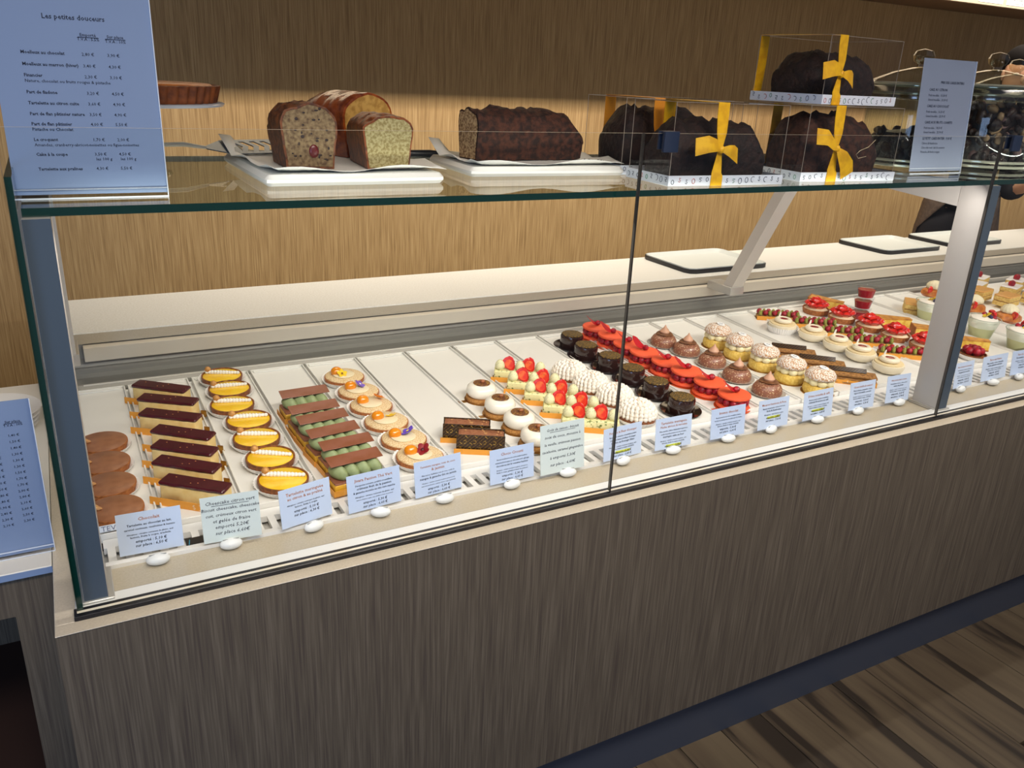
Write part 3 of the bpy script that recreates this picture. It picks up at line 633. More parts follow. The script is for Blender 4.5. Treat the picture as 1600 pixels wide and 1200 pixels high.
# cups of red sauce
pr = None
for k in range(3):
    if pr is None:
        t = pr = thing('sauce_cup', '', 'cup')
        MB().lathe([(.001, .0005), (.024, .0005), (.029, .026), (.001, .026)], 32).build('red_sauce', M('berry_sauce', 'b01c28', .2, coat=.4), t)
        MB().lathe([(.001, 0), (.025, 0), (.0325, .033), (.0315, .033), (.024, .001)], 32, close=False).build('clear_cup', ACR, t)
        MB().lathe([(.034, .032), (.036, .033), (.0355, .0375), (.033, .0385), (.030, .036), (.001, .036)], 32, close=False).build('clear_lid', ACR, t)
    else: t = copy_tree(pr)
    t.location = (2.455 + .006 * k, .675, zt(.675) + .038 * k); tag(t, 'clear lidded cup of red sauce, ' + ('lowest', 'middle', 'topmost')[k] + ' of the stack of three', 'cup', 'stacked cups of red sauce')
# flan slices
FLA = M('flan_custard', 'eccb60', .5, 'd9a83c', 60); FLT = M('flan_top', 'd99a3c', .4, '9c5c22', 50, lo=.35, hi=.65)
def b_flan(t):
    w_ = [(-.06, -.028), (.055, -.012), (.055, .012), (-.06, .028)]
    MB().prism(w_, .0045, .031).build('custard', FLA, t); MB().prism([(a * 1.01, b_ * 1.02) for a, b_ in w_], .031, .0345).build('browned_top', FLT, t)
    MB().prism([(a * 1.02, b_ * 1.03) for a, b_ in w_], .0005, .0045).build('crust', SHELL, t)
    MB().prism([(-.064, -.029), (-.061, -.029), (-.061, .029), (-.064, .029)], .0005, .036).build('crust_rim', SHELL, t)
row(b_flan, 'flan_slice', 'wedge of yellow flan with browned top', 'flan', [(2.43, 0.80, -60), (2.49, 0.565, -30), (2.53, 0.445, -38), (2.552, 0.325, -38)], 'flan slices')
# raspberry tartlet by the second post
t = thing('raspberry_tartlet', 'small raspberry tartlet in white paper just right of the second metal post', 'tartlet', (2.475, .262, zt(.262)), 0, tilt=TILT)
case(t, .047, .016); shell(t, .040, .0014, .017, SHELLD)
for k in range(7):
    a = 2 * math.pi * k / 6; addras(t, (.021 * math.cos(a) * (k < 6), .021 * math.sin(a) * (k < 6), .026 + .006 * (k == 6)), 1.35, (0, 0, a))
t['label'] = 'small raspberry tartlet in white paper just right of the second metal post'
# glass cups
VG = glass('verrine_glass', (.95, .98, .95, 1), 1.4, .02); BLU = M('blueberry', '2a2a4c', .5)
def b_ver(t):
    MB().lathe([(.001, .002), (.033, .002), (.041, .036), (.001, .036)], 32).build('green_cream', M('pistachio_pudding', 'ddd2a4', .5), t)
    MB().lathe([(.001, .036), (.041, .036), (.046, .052), (.040, .066), (.022, .071), (.001, .072)], 32, mod=lambda r_, z, a, j: (r_ * (1 + .02 * math.sin(5 * a + j)), z)).build('whipped_cream', M('white_cream', 'f3ece0', .45), t)
    MB().lathe([(.001, 0), (.034, 0), (.044, .038), (.052, .066), (.0505, .066), (.042, .038), (.033, .002)], 36, close=False).build('glass_cup', VG, t)
    MB().lathe([(.0505, .0655), (.0525, .0655), (.0525, .0672), (.0505, .0672), (.0505, .0655)], 36, close=False).build('glass_rim', M('rim_pale', 'b9beae', .15), t)
    addras(t, (.002, -.028, .069), 1.05, (1, 0, 0)); addras(t, (.030, .0, .070), 1, (0, 1, 0)); strawberry(t, (.024, -.022, .072), (-.5, 0, .6), 1.3)
    for q in range(3): MB().ell((0, 0, 0), (.0065, .0065, .006), 10, 7).build('blueberry', BLU, t, loc=(-.012 + .013 * q, -.018 + .005 * q, .074))
    flower(t, 3, (-.008, -.005, .078), 1.2)
for k, (x, y, l) in enumerate(((2.70, .585, 'glass cup of cream and berries, farthest back beside the second metal post'), (2.71, .395, 'glass cup of cream, berries and yellow flower, middle one right of the second metal post'), (2.715, .262, 'glass cup of cream and dark berries, nearest the front glass at the right edge'))):
    if k == 0: t = v0 = thing('dessert_glass', l, 'dessert'); b_ver(t)
    else: t = copy_tree(v0); t['label'] = l
    t['group'] = 'glass cream cups'; place(t, (x, y, zt(y)), .6 * k, TILT)
# cream buns
BUN = M('orange_bun', 'd8883c', .3, 'b8662a', 60, coat=.3)
def b_bun(t):
    MB().lathe([(.001, .001), (.036, .001), (.044, .010), (.041, .024), (.030, .031), (.001, .032)], 36, mod=lambda r_, z, a, j: (r_ * (1 + .04 * math.sin(6 * a)), z)).build('bun', BUN, t)
    MB().lathe([(.001, .03), (.020, .03), (.030, .037), (.029, .046), (.022, .055), (.010, .062), (.001, .064)], 60, mod=lambda r_, z, a, j: (r_ * (1 + .07 * math.sin(14 * a + j * 1.5)), z)).build('cream_swirl', M('swirl_cream', 'ece0bc', .5), t, 80)
    strawberry(t, (-.038, -.006, .030), (.1, -.3, .3), 1.1)
for k, (x, y, l) in enumerate(((3.0, .785, 'orange bun with cream swirl at the very back behind the second metal post'), (2.974, .60, 'orange bun with cream swirl just right of the second metal post'), (2.99, .475, 'orange bun with cream swirl by the right edge of the picture'), (3.06, .70, 'orange bun with cream swirl half hidden by the second metal post'))):
    if k == 0: t = v0 = thing('cream_bun', l, 'bun'); b_bun(t)
    else: t = copy_tree(v0); t['label'] = l
    t['group'] = 'cream-topped buns'; place(t, (x, y, zt(y)), .4 * k, TILT)
# sponge block and glazed slices
SPO = M('sponge', 'e6c878', .7, 'd4ac58', 150, bump=.3)
def b_sl(t, top='e2a85c', nm='glazed_slice'):
    MB().cbox(-.045, .045, -.03, .03, .0005, .017, .002, jit=.0006, nx=4).build('sponge_layer', SPO, t)
    MB().cbox(-.044, .044, -.029, .029, .017, .020, .002).build('filling_layer', M('filling_brown', '9a6a3c', .6), t)
    MB().cbox(-.045, .045, -.03, .03, .020, .036, .002, jit=.0006, nx=4).build('sponge_layer', SPO, t)
    MB().cbox(-.0455, .0455, -.0305, .0305, .036, .041, .003).build('top_glaze', M('top_' + top, top, .3, coat=.3), t)
SL = [(2.72, .665, 40, 'yellow sponge block left of the second metal post'), (3.17, .705, 10, 'orange glazed slice behind the pane joint at the right'), (3.20, .615, 8, 'orange glazed slice in front of the white-topped squares'), (3.35, .60, 12, 'orange glazed slice at the right edge, half out of the picture'), (3.08, .775, 12, 'orange glazed slice farthest back beside the second metal post')]
for k, (x, y, a, l) in enumerate(SL):
    if k == 0: t = v0 = thing('sponge_slice', l, 'cake'); b_sl(t)
    else: t = copy_tree(v0); t['label'] = l
    t['group'] = 'orange glazed sponge slices'; place(t, (x, y, zt(y)), math.radians(a), TILT)
WSQ = [(3.245, .775, 'white-iced square without berry, leftmost'), (3.36, .84, 'white-iced square with raspberry, farthest back'), (3.36, .70, 'white-iced square with raspberry, nearer the front'), (3.49, .76, 'white-iced square at the right edge of the picture'), (3.50, .66, 'white-iced square at the right edge, front one')]
for k, (x, y, l) in enumerate(WSQ):
    if k == 0: t = v0 = thing('iced_square', l, 'cake'); b_sl(t, 'f4efec')
    else: t = copy_tree(v0); t['label'] = l
    t['group'] = 'white-iced squares'; place(t, (x, y, zt(y)), math.radians(18), TILT)
    if k in (1, 2, 3): addras(t, (-.012, 0, .049), 1.5, (.4, 0, 0))

# ---------------------------------------------------------------- price cards and pebbles
AL = ['Allergènes : céréales contenant du gluten, œuf,', 'lactose, fruits à coque, arachide']
def P_(a, b): return ['emporté : %s €' % a, 'sur place : %s €' % b]
TAGS = [
 ((.067, .118), (.164, .115), 0, ['Chocolait'], ['Tartelette au chocolat au lait,', 'caramel onctueux, cacahuètes & banane'], AL, P_('5,10', '6,50'), 'chocolate tartlets'),
 ((.194, .104), (.287, .096), 1, ['Cheescake citron vert'], ['Biscuit cheescake, cheescake', 'cuit, crémeux citron vert', 'et gelée de fraise'], [], ['emporté 5,20€', 'sur place 6,60€'], 'cheesecake bars'),
 ((.322, .098), (.416, .116), 0, ['Tartelette meringuée', 'au citron & au praliné'], [], ['Allergènes : céréales contenant du gluten, œuf', 'lactose, fruits à coque'], P_('5,10', '6,30'), 'lemon tartlets'),
 ((.443, .104), (.546, .111), 0, ['Jivara Passion Thé Vert'], ['Dacquoise noisette, praliné croustillant,', 'crémeux fruit de la passion', '& ganache montée au thé vert matcha'], ['Allergènes : céréales contenant du gluten, œuf', 'lactose, fruits à coque, soja, gélatine à base de poisson'], P_('5,30', '6,60'), 'green cream slices'),
 ((.574, .109), (.673, .116), 0, ['Tartelette mangue, noix de coco', '& jasmin'], ['Pâte sucrée, feuilletine noix de coco, confit de', 'mangue & ganache thé au jasmin'], ['Allergènes : céréales contenant du gluten (traces de lait', 'œuf, lactose (beurre, crème), fruit à coque (amande))'], P_('5,30', '6,60'), 'mango tartlets'),
 ((.727, .100), (.826, .101), 0, ['Choco Crousti'], ['Biscuit moelleux au chocolat, praliné feuilleté,', 'crémeux & mousse au chocolat noir, glaçage', 'chocolat au lait & noisettes hachées'], ['Allergènes : céréales contenant du gluten, œuf, lactose,', 'fruits à coque, gélatine à base de poisson'], P_('5,30', '6,60'), 'printed chocolate bars'),
 ((.839, .096), (.943, .096), 2, ['Goût de saison : biscuit'], ['noix de coco, mousse à', 'la vanille, crémeux passion', 'cacahuète, caramel gingembre'], [], ['à emporté 5,30€', 'sur place : 6,60€'], 'white domes'),
 ((.993, .098), (1.096, .105), 3, ["Pistache & Fleur d'oranger"], ['Biscuit aux amandes, croustillant praliné', "confit de fraise à la fleur d'oranger", 'mousse au fromage blanc'], AL, P_('5,30', '6,60'), 'strawberry bars'),
 ((1.129, .099), (1.227, .097), 3, ['Tartelette meringuée', 'Pêche abricot & verveine'], ["Pâte sucrée, crème d'amande & agrumes,", 'confit de pêche & abricot à la verveine,', 'meringue cuite au four'], AL, P_('5,30', '6,60'), 'meringue tartlets'),
 ((1.284, .097), (1.383, .094), 0, ['Intense chocolat'], ['Biscuit amandes-chocolat, croustillant sésame,', 'mousse & crémeux au chocolat noir de Guinée'], AL, P_('5,30', '6,60'), 'black cakes'),
 ((1.425, .094), (1.521, .094), 3, ['Macaron framboise & Rose'], ['Biscuit macaronné, crème à la rose,', 'litchi & framboises'], ['Allergènes : œuf, fruits à coque'], P_('5,80', '7,00'), 'coral macarons'),
 ((1.571, .094), (1.671, .094), 3, ['Dôme noisette & café'], ['Biscuit noisette, praliné croustillant,', 'crémeux & mousse au café'], AL, P_('5,30', '6,60'), 'brown domes'),
 ((1.735, .097), (1.823, .094), 0, ['Choux vanille & caramel'], ['Pâte à choux, craquelin, crème', 'légère à la vanille, caramel'], AL, P_('5,10', '6,30'), 'choux buns'),
 ((1.871, .096), (1.956, .092), 0, ['Mille feuille praliné noisette'], ['Pâte feuilletée inversée, crème praliné', 'noix de pécan'], AL, P_('5,60', '6,90'), 'puff slices'),
 ((2.025, .094), (2.110, .096), 0, ['Coupelle vanille & fruit rouge'], ['Meringue, chantilly à la vanille', 'confit de fruit rouge'], AL, P_('5,10', '6,40'), 'ivory ringed cakes'),
 ((2.149, .097), (2.230, .097), 0, ['Barre framboise & pistache'], ['Praliné pistache, framboises fraîches', 'et ganache montée'], AL, P_('5,30', '6,60'), 'raspberry bars'),
 ((2.28, .103), (2.394, .103), 0, ['Tarte aux fraises'], ["Pâte sucrée, crème d'amande,", 'crème pâtissière & fraises'], AL, P_('4,90', '6,20'), 'strawberry tarts'),
 ((2.42, .105), (2.534, .100), 4, ['Part de flan pâtissier'], ['Pâte feuilletée, crème à la vanille'], AL, P_('3,30', '4,90'), 'flan slices'),
]
SX = [.121, .235, .376, .499, .627, .772, .902, 1.041, 1.175, 1.335, 1.468, 1.622, 1.767, 1.923, 2.062, 2.178, 2.325, 2.447]
PEB = M('white_pebble', 'e9e9e6', .3, 'dfe0de', 30)
for i, (A, B, kind, tt, body, al, pr_, what) in enumerate(TAGS):
    wd = math.dist(A, B); ht = {1: .082, 2: .106}.get(kind, .072); a = math.atan2(B[1] - A[1], B[0] - A[0]); hand = kind in (1, 2)
    roll = (-.03, .02, .05, .05, .05, .03, .06, .02, .02, .05, .03, .04, .03, .03, .03, .05, .04, .04)[i]
    t = thing('price_card', ('handwritten pale grey' if hand else 'printed pale blue') + ' price card in front of the ' + what, 'price card', ((A[0] + B[0]) / 2, (A[1] + B[1]) / 2 + .002, .8425), 0, 'price cards along the front')
    t.rotation_euler = (-.10, -roll * .25, a)
    MB().box(-wd / 2, wd / 2, -.0004, .0004, 0, ht).build('card', PAPERG if hand else PAPERB, t)
    mt = MB(); mb_ = MB(); mh = MB(); z = ht - .0145; hs = 1
    if hand:
        ls = tt + body + pr_; st_ = (ht - .020) / (len(ls) - .3)
        for q, l in enumerate(ls):
            text_mb(mb_, l, .0088 if len(l) < 24 else .0080, 0, z, shear=.18, bold=.004); 
            if q == 0: mb_.box(-.03, .03, -.0001, .0, z - .0028, z - .0021)
            z -= st_
    else:
        for l in tt: text_mb(mt, l, min(.0082, wd / len(l) * 1.75), 0, z, bold=.012); z -= .0082
        z -= .0005
        for l in body: text_mb(mb_, l, min(.0062, wd / len(l) * 1.80), 0, z, bold=.014); z -= .0068
        z -= .0018
        for l in al: text_mb(mb_, l, min(.0048, wd / len(l) * 1.80), 0, z, bold=.012); z -= .0054
        z -= .003
        for q, l in enumerate(pr_):
            text_mb(mb_, l, .0068, 0, z, shear=.12, bold=.014)
            if kind == 3 and q == 0: mh.box(-.02, .02, -.0001, 0, z - .001, z + .005)
            z -= .0075
    if mt.v: mt.build('title_lettering', ORINK, t, 180, loc=(0, -.0007, 0))
    mb_.build('lettering', INKB if hand else INK, t, 180, loc=(0, -.0009, 0))
    if mh.v: mh.build('yellow_highlight', HIL, t, 180, loc=(0, -.0006, 0))
    if kind == 0 and i in (3, 4, 5, 9) or kind == 4:
        MB().box(-wd / 2 - .004, wd / 2 + .004, -.0018, .0012, -.001, ht + .006).build('plastic_sleeve', ACR, t)
    p = thing('white_pebble', 'white sugared-almond shaped pebble holding the card of the ' + what, 'card holder', (SX[i], .094, .8305), R.uniform(-.3, .3), 'white pebble card holders')
    MB().ell((0, 0, .0095), (.0185, .0115, .0095), 24, 14).build('pebble', PEB, p)
    MB().box(-.013, .013, -.0006, .0006, .0175, .0187).build('slit', M('slit_grey', '9a9a98', .6), p)
# black price pad among the slots, small paper strip with letters under the chocolate tartlets
t = thing('black_tag', 'small black tag with blue writing lying between the two first price cards', 'tag', (.1835, .135, .8325))
MB().cbox(-.015, .015, -.016, .016, 0, .0012, .001).build('tag_card', M('tag_black', '18191c', .4), t)
b = MB(); b.tube([(-.011, -.008, 0), (-.009, .003, 0), (-.008, .009, 0)], .0007, 4); b.tube([(-.010, -.012, 0), (-.004, -.009, 0), (.001, -.012, 0)], .0007, 4); b.build('blue_marks', M('blue_mark', '3aa0c0', .5), t, loc=(0, 0, .0014))
t = thing('name_strip', 'white strip with grey capitals under the nearest chocolate tartlet', 'label strip', (.075, .205, .8465))
MB().box(-.05, .03, -.0005, .0005, 0, .012).build('strip', M('strip_white', 'e8ebf0', .4), t); b = MB(); text_mb(b, 'TEVAI', .0135, 0, 0); b.build('lettering', M('letter_grey', '6a7088', .5), t, 180, loc=(-.012, -.0009, .0015))

# ---------------------------------------------------------------- acrylic menu signs
def sign(name, label, loc, w_, h_, rows, title=None, back=True, foot=.05, rz=0, paper=PAPERB, m=0):
    t = thing(name, label, 'sign', loc, rz)
    MB().box(m, w_ - m, .0012, .0018, .006, h_ - m).build('paper', paper, t)
    b = MB(); b.box(0, w_, -.0016, 0, 0, h_); b.build('acrylic_front', ACR, t)
    b = MB(); b.box(0, w_, -.0016, foot, -.0001, .0024); b.build('acrylic_foot', ACR, t)
    b = MB(); b.box(0, w_, -.002, -.0016, 0, .002); b.box(w_, w_ + .0012, -.0016, .002, 0, h_); b.box(0, w_, -.0016, .0, .012, .0135); b.build('acrylic_edges', M('acrylic_edge', 'd8dfe8', .2), t)
    b = MB()
    for (s_, x, z, sz, al, bo) in rows:
        text_mb(b, s_, sz, x, z, al, bo)
        if s_ in ('Emporté', 'Sur place'): b.box(x - .012, x + .012, -.0001, 0, z - .0016, z - .0008)
    b.build('lettering', INK, t, 180, loc=(0, .0009, 0)); return t
z0 = 1.4146
def Z(px): return 1.660 - .243 * px / 310 - z0
rw = [('Les petites douceurs', .096, Z(27), .0086, 'CENTER', .016), ('Emporté', .110, Z(51), .0054, 'CENTER', .016), ('T.V.A : 5.5%', .110, Z(57.5), .0052, 'CENTER', .014), ('Sur place', .142, Z(52), .0054, 'CENTER', .016), ('T.V.A : 10%', .142, Z(59), .0052, 'CENTER', .014)]
menu = [('Moelleux au chocolat', '2,80 €', '3,90 €', 81, ''), ('Moelleux au marron (hiver)', '3,40 €', '4,30 €', 99, ''), ('Financier', '2,30 €', '3,10 €', 116, 'Nature, chocolat ou fruits rouges & pistache'), ('Part de fiadone', '3,20 €', '4,50 €', 142, ''), ('Tartelette au citron cuite', '3,60 €', '4,90 €', 159, ''), ('Part de flan pâtissier nature', '3,50 €', '4,90 €', 176, ''), ('Part de flan pâtissier', '4,00 €', '5,50 €', 192, 'Pistache ou Chocolat'), ('Le croquant', '1,70 €', '2,00 €', 217, 'Amandes, cranberry-abricot-noisettes ou figue-noisettes'), ('Cake à la coupe', '3,50 €', '4,50 €', 241, ''), ('Tartelette aux pralines', '4,30 €', '5,50 €', 265, '')]
for a_, b_, c_, y, sub in menu:
    rw.append((a_, .031, Z(y), .0057, 'LEFT', .024)); rw.append((b_, .115, Z(y), .0056, 'RIGHT', .008)); rw.append((c_, .145, Z(y), .0056, 'RIGHT', .008))
    if sub: rw.append((sub, .031, Z(y + 8.5), .0055, 'LEFT', .02 if sub[0] == 'P' else .008))
    if a_[0] == 'C':
        for q in (.115, .145): rw.append(('les 100 g', q + .006, Z(y + 8), .0055, 'RIGHT', .008))
MEP = M('menu_paper', '8798b2', .6)
sign('menu_sign', 'tall pale blue price list in acrylic stand, standing on the glass shelf at the left', (.006, .105, z0), .187, .285, rw, paper=MEP)
rw = [('Sur place', .164, .234, .0056, 'CENTER', .016), ('T.V.A : 10%', .164, .228, .0054, 'CENTER', .016)]
p2 = ['1,40 €', '1,50 €', '1,40 €', '1,30 €', '1,30 €', '1,30 €', '1,50 €', '1,70 €', '1,70 €', '2,00 €', '2,00 €', '2,10 €', '2,60 €', '2,50 €', '2,30 €']
p1 = ['1,20 €', '1,20 €', '1,20 €', '1,10 €', '1,10 €', '1,10 €', '1,30 €', '1,50 €', '1,50 €', '1,80 €', '1,80 €', '1,90 €', '2,40 €', '2,30 €', '2,10 €']
for k in range(15): rw.append((p2[k], .170, .211 - .0107 * k, .0058, 'RIGHT', .01)); rw.append((p1[k], .141, .208 - .0107 * k, .0058, 'RIGHT', .01))
sign('price_list_sign', 'pale blue price list in acrylic stand on the side counter at the left edge', (-.216, .205, .8305), .19, .270, rw, paper=MEP)
rw = [('PRIX DES CAKES ENTIERS', .115, .208, .0078, 'CENTER', .024)]
for zz, hd, l1, l2 in ((.191, 'CAKE AU CITRON', 'Petit modèle : 15,50 €', 'Grand modèle : 20,30 €'), (.154, 'CAKE AU CHOCOLAT', 'Petit modèle : 16,50 €', 'Grand modèle : 23,90 €'), (.117, 'CAKE AUX FRUITS CONFITS', 'Petit modèle : 18,50 €', 'Grand modèle : 25,90 €')):
    rw += [(hd, .032, zz, .0082, 'LEFT', .02), (l1, .032, zz - .0125, .0075, 'LEFT', .008), (l2, .032, zz - .0225, .0075, 'LEFT', .008)]
rw += [('LE PETIT CAKE ENTIER : 9,00 €', .032, .080, .0082, 'LEFT', .02), ('Citron & framboise', .032, .069, .0075, 'LEFT', .008), ('Chocolat noir, lait & noisette', .032, .059, .0075, 'LEFT', .008), ('Pistache & fruits rouges', .032, .049, .0075, 'LEFT', .008)]
cs = sign('cake_price_sign', 'grey-blue cake price list in acrylic stand in front of the glass jars', (1.868, .165, z0), .193, .262, rw, paper=M('grey_paper', '8f97a6', .6))
cs.rotation_euler = (-.08, 0, 0)

# ---------------------------------------------------------------- cakes on the glass shelf
ZS = 1.4147
MARB = M('white_platter', 'e8e5df', .3); PPR = M('baking_paper', 'eeebe4', .6)
def platter(label, cx, cy, w_, d_, rz, pap):
    t = thing('serving_platter', label, 'platter', (cx, cy, ZS), rz, 'white platters on the glass shelf')
    MB().cbox(-w_ / 2, w_ / 2, -d_ / 2, d_ / 2, 0, .018, .012).build('platter_body', MARB, t)
    p = thing('baking_paper', 'sheet of white baking paper on the ' + pap, 'paper', (cx, cy, ZS + .0183), rz + .06, 'baking paper sheets')
    b = MB(); nx, ny = 14, 8; vs = []
    for j in range(ny + 1):
        for i in range(nx + 1):
            u = i / nx * 2 - 1; v = j / ny * 2 - 1
            e = max(abs(u), abs(v)); z = .0005 + max(0, e - .82) * .045 * (1 + .6 * math.sin(5 * u + 7 * v)) + .0003 * math.sin(9 * u) + .0003 * math.sin(7 * v)
            if u < -.85 and v > .55: z += .022 * (v - .55) / .45
            vs.append((u * w_ * .49, v * d_ * .49, z))
    b.add(vs, [(j * (nx + 1) + i, j * (nx + 1) + i + 1, (j + 1) * (nx + 1) + i + 1, (j + 1) * (nx + 1) + i) for j in range(ny) for i in range(nx)])
    o = b.build('paper_sheet', PPR, p, 80); md = o.modifiers.new('t', 'SOLIDIFY'); md.thickness = .0004; md.offset = 1
platter('white platter under the cut fruit cake and lemon cakes, left on the glass shelf', .50, .355, .31, .36, .0, 'left platter')
platter('white platter under the dark chocolate loaf, middle of the glass shelf', .915, .36, .34, .24, -.06, 'middle platter')
def loaf(name, label, loc, rz, L, W, H, crust, crumb, cutends=(True, False), rough=.004, cat='cake', dome=.3, parts=True, seed=1):
    rr = random.Random(seed); t = thing(name, label, cat, loc, rz)
    nx = 26; na = 26; prof = []
    for k in range(na + 1):
        f = k / na
        if f < .25: q = f / .25; prof.append((-.42 - .08 * q, q * (1 - dome)))
        elif f > .75: q = (f - .75) / .25; prof.append((.5 - .08 * q, (1 - q) * (1 - dome)))
        else:
            q = (f - .25) / .5; a = math.pi * (1 - q); prof.append((.5 * math.cos(a) * (.9 + .1 * abs(math.cos(a))), (1 - dome) + dome * math.sin(a) ** .8))
    b = MB(); vs = []; NZ = [[rr.uniform(-1, 1) for _ in range(na + 1)] for _ in range(nx + 1)]
    def sm(i, k): return (NZ[i][k] * 2 + NZ[max(i - 1, 0)][k] + NZ[min(i + 1, nx)][k] + NZ[i][max(k - 1, 0)] + NZ[i][min(k + 1, na)]) / 4
    for i in range(nx + 1):
        f = i / nx; x = -L / 2 + L * f; s = 1
        for end, c in ((f, cutends[0]), (1 - f, cutends[1])):
            if not c and end < .16: s = min(s, .66 + .34 * math.sin(end / .16 * math.pi / 2))
        for k, (py, pz) in enumerate(prof):
            top = max(0, pz - .55) * 2; n = sm(i, k) * rough * (.35 + top)
            sl = 1 if not (not cutends[1] and f > .6) else 1 - .18 * ((f - .6) / .4) ** 2 * (pz > .5)
            vs.append((x, py * W * (s * .3 + .7) + n * .5, pz * H * s * sl + n))
    for i in range(nx):
        for k in range(na): b.f.append([i * (na + 1) + k, (i + 1) * (na + 1) + k, (i + 1) * (na + 1) + k + 1, i * (na + 1) + k + 1]); b.m.append(0)
        b.f.append([i * (na + 1), i * (na + 1) + na, (i + 1) * (na + 1) + na, (i + 1) * (na + 1)]); b.m.append(0)
    b.v = vs
    b.f.append(list(range(na, -1, -1))[::-1]); b.m.append(0); b.f.append([nx * (na + 1) + k for k in range(na + 1)][::-1]); b.m.append(0)
    b.build('crust', crust, t, 60)
    for e, c in enumerate(cutends):
        if c:
            x = (-L / 2 - .0012) if e == 0 else (L / 2 + .0012); base = 0 if e == 0 else nx * (na + 1)
            q = MB(); cy = 0; cz = H * .48; n = na + 1
            vv = [(x, cy + (vs[base + k][1] - cy) * .93, cz + (vs[base + k][2] - cz) * .93) for k in range(n)]
            q.add(vv, [tuple(range(n)) if e else tuple(range(n - 1, -1, -1))]); 
            vv2 = [(x - (.002 if e else -.002), p[1], p[2]) for p in vv]; q.add(vv2, [tuple(range(n - 1, -1, -1)) if e else tuple(range(n))])
            q.build('crumb', crumb, t, 180)
    return t
CR1 = M('brown_crust', '7a4420', .6, '4c2814', 90, bump=.8, bs=.003); CRL = M('lemon_crust', '8c4a20', .4, '5c2e18', 90, bump=.5); CRO = M('orange_glazed_crust', '9c4a1c', .25, '6e2c14', 50, coat=.4, bump=.5)
CMF = M('fruit_cake_crumb', '8e7856', .9, '5a4430', 170, bump=1, bs=.004, lo=.35, hi=.7); CML = M('lemon_crumb', 'b0a474', .9, '8c7c4c', 220, bump=.8, bs=.003); CMO = M('golden_crumb', 'c89c50', .9, 'a87c38', 90, bump=.4)
DCR = M('dark_cake_crust', '4c2818', .85, '27130b', 80, bump=1, bs=.006); CMN = M('nut_cake_crumb', 'c4a476', .9, '7a5836', 220, bump=1, bs=.003); DRY = M('very_dark_cake', '2c1813', .75, '180c0a', 70, bump=1, bs=.006)
# local x = along the loaf; cut end at -x turned to the viewer
t = loaf('fruit_cake', 'cut fruit cake with dark crust and cherry in the slice, leftmost on the shelf', (.438, .305, ZS + .0206), math.radians(88), .13, .094, .103, CR1, CMF, (True, False), .005, dome=.35, seed=3)
MB().ell((0, 0, 0), (.003, .0085, .011), 12, 8).build('candied_cherry', M('cherry', '5c1014', .35, coat=.2), t, loc=(-.066, -.006, .028))
b = MB()
for q in range(26):
    b.ell((-.0665, R.uniform(-.036, .036), R.uniform(.01, .098)), (.0012, R.uniform(.0015, .004), R.uniform(.001, .003)), 6, 4)
tag(b.build('dark_fruit_pieces', M('raisin', '2c1c18', .6), t), kind='stuff')
loaf('lemon_cake', 'small cut lemon cake with pale green-yellow crumb in front of the orange cake', (.575, .30, ZS + .0206), math.radians(84), .16, .088, .088, CRL, CML, (True, False), .003, dome=.28, seed=5)
loaf('orange_cake', 'glossy orange-glazed long cake at the back, behind the lemon cake', (.575, .498, ZS + .0206), math.radians(108), .16, .118, .118, CRO, CMO, (True, False), .002, dome=.42, seed=8)
loaf('chocolate_loaf', 'long dark chocolate loaf with pale nutty cut end, middle of the shelf', (.915, .375, ZS + .0206), math.radians(3), .255, .085, .098, DCR, CMN, (True, False), .005, dome=.36, seed=11)
b = MB()
for q in range(16): b.ell((1.045 + R.uniform(-.01, .035), .30 + R.uniform(-.015, .02), ZS + .0235), (R.uniform(.001, .003), .0015, .0012), 6, 4, noise=.2)
tag(b.build('cake_crumbs', DCR), 'dark cake crumbs on the paper right of the chocolate loaf', 'crumbs', kind='stuff')
# cake server and knife
t = thing('cake_server', 'flat metal cake server with chevron holes resting on the left platter', 'cake server', (.305, .47, 1.4465), math.radians(14)); t.scale = (1.35, 1.35, 1.35)
BLD = M('steel_blue', '5a6472', .25, metal=.8)
b = MB(); b.prism([(0, -.004), (.03, -.024), (.045, -.024), (.045, .024), (.03, .024), (0, .004)], 0, .0014); b.prism([(.105, -.022), (.112, -.018), (.112, .018), (.105, .022)], 0, .0014)
b.box(.045, .105, -.024, -.017, 0, .0014); b.box(.045, .105, .017, .024, 0, .0014)
for k in range(4):
    x = .045 + .016 * k; b.prism([(x, -.017), (x + .008, -.017), (x + .016, 0), (x + .008, .017), (x, .017), (x + .008, 0)], 0, .0014)
b.build('blade', BLD, t, rot=(.30, 0, 0)); MB().tube([(0, 0, .001), (-.03, 0, .006), (-.06, 0, .006), (-.13, .004, -.004)], .0035, 8, taper=[.6, .9, .8, 1.3]).build('handle', CHROME, t)
t = thing('cake_knife', 'knife with black handle lying behind the chocolate loaf', 'knife', (.745, .55, 1.4147 + .012), math.radians(-8))
MB().tube([(-.06, 0, 0), (-.04, 0, 0), (0, 0, .001), (.035, 0, 0), (.055, 0, 0)], .009, 10, taper=[.6, 1, .9, 1.1, .9]).build('handle', M('handle_black', '16181e', .35), t); MB().prism([(.055, -.008), (.16, -.003), (.16, .001), (.055, .008)], -.0006, .0006).build('blade', BLD, t)
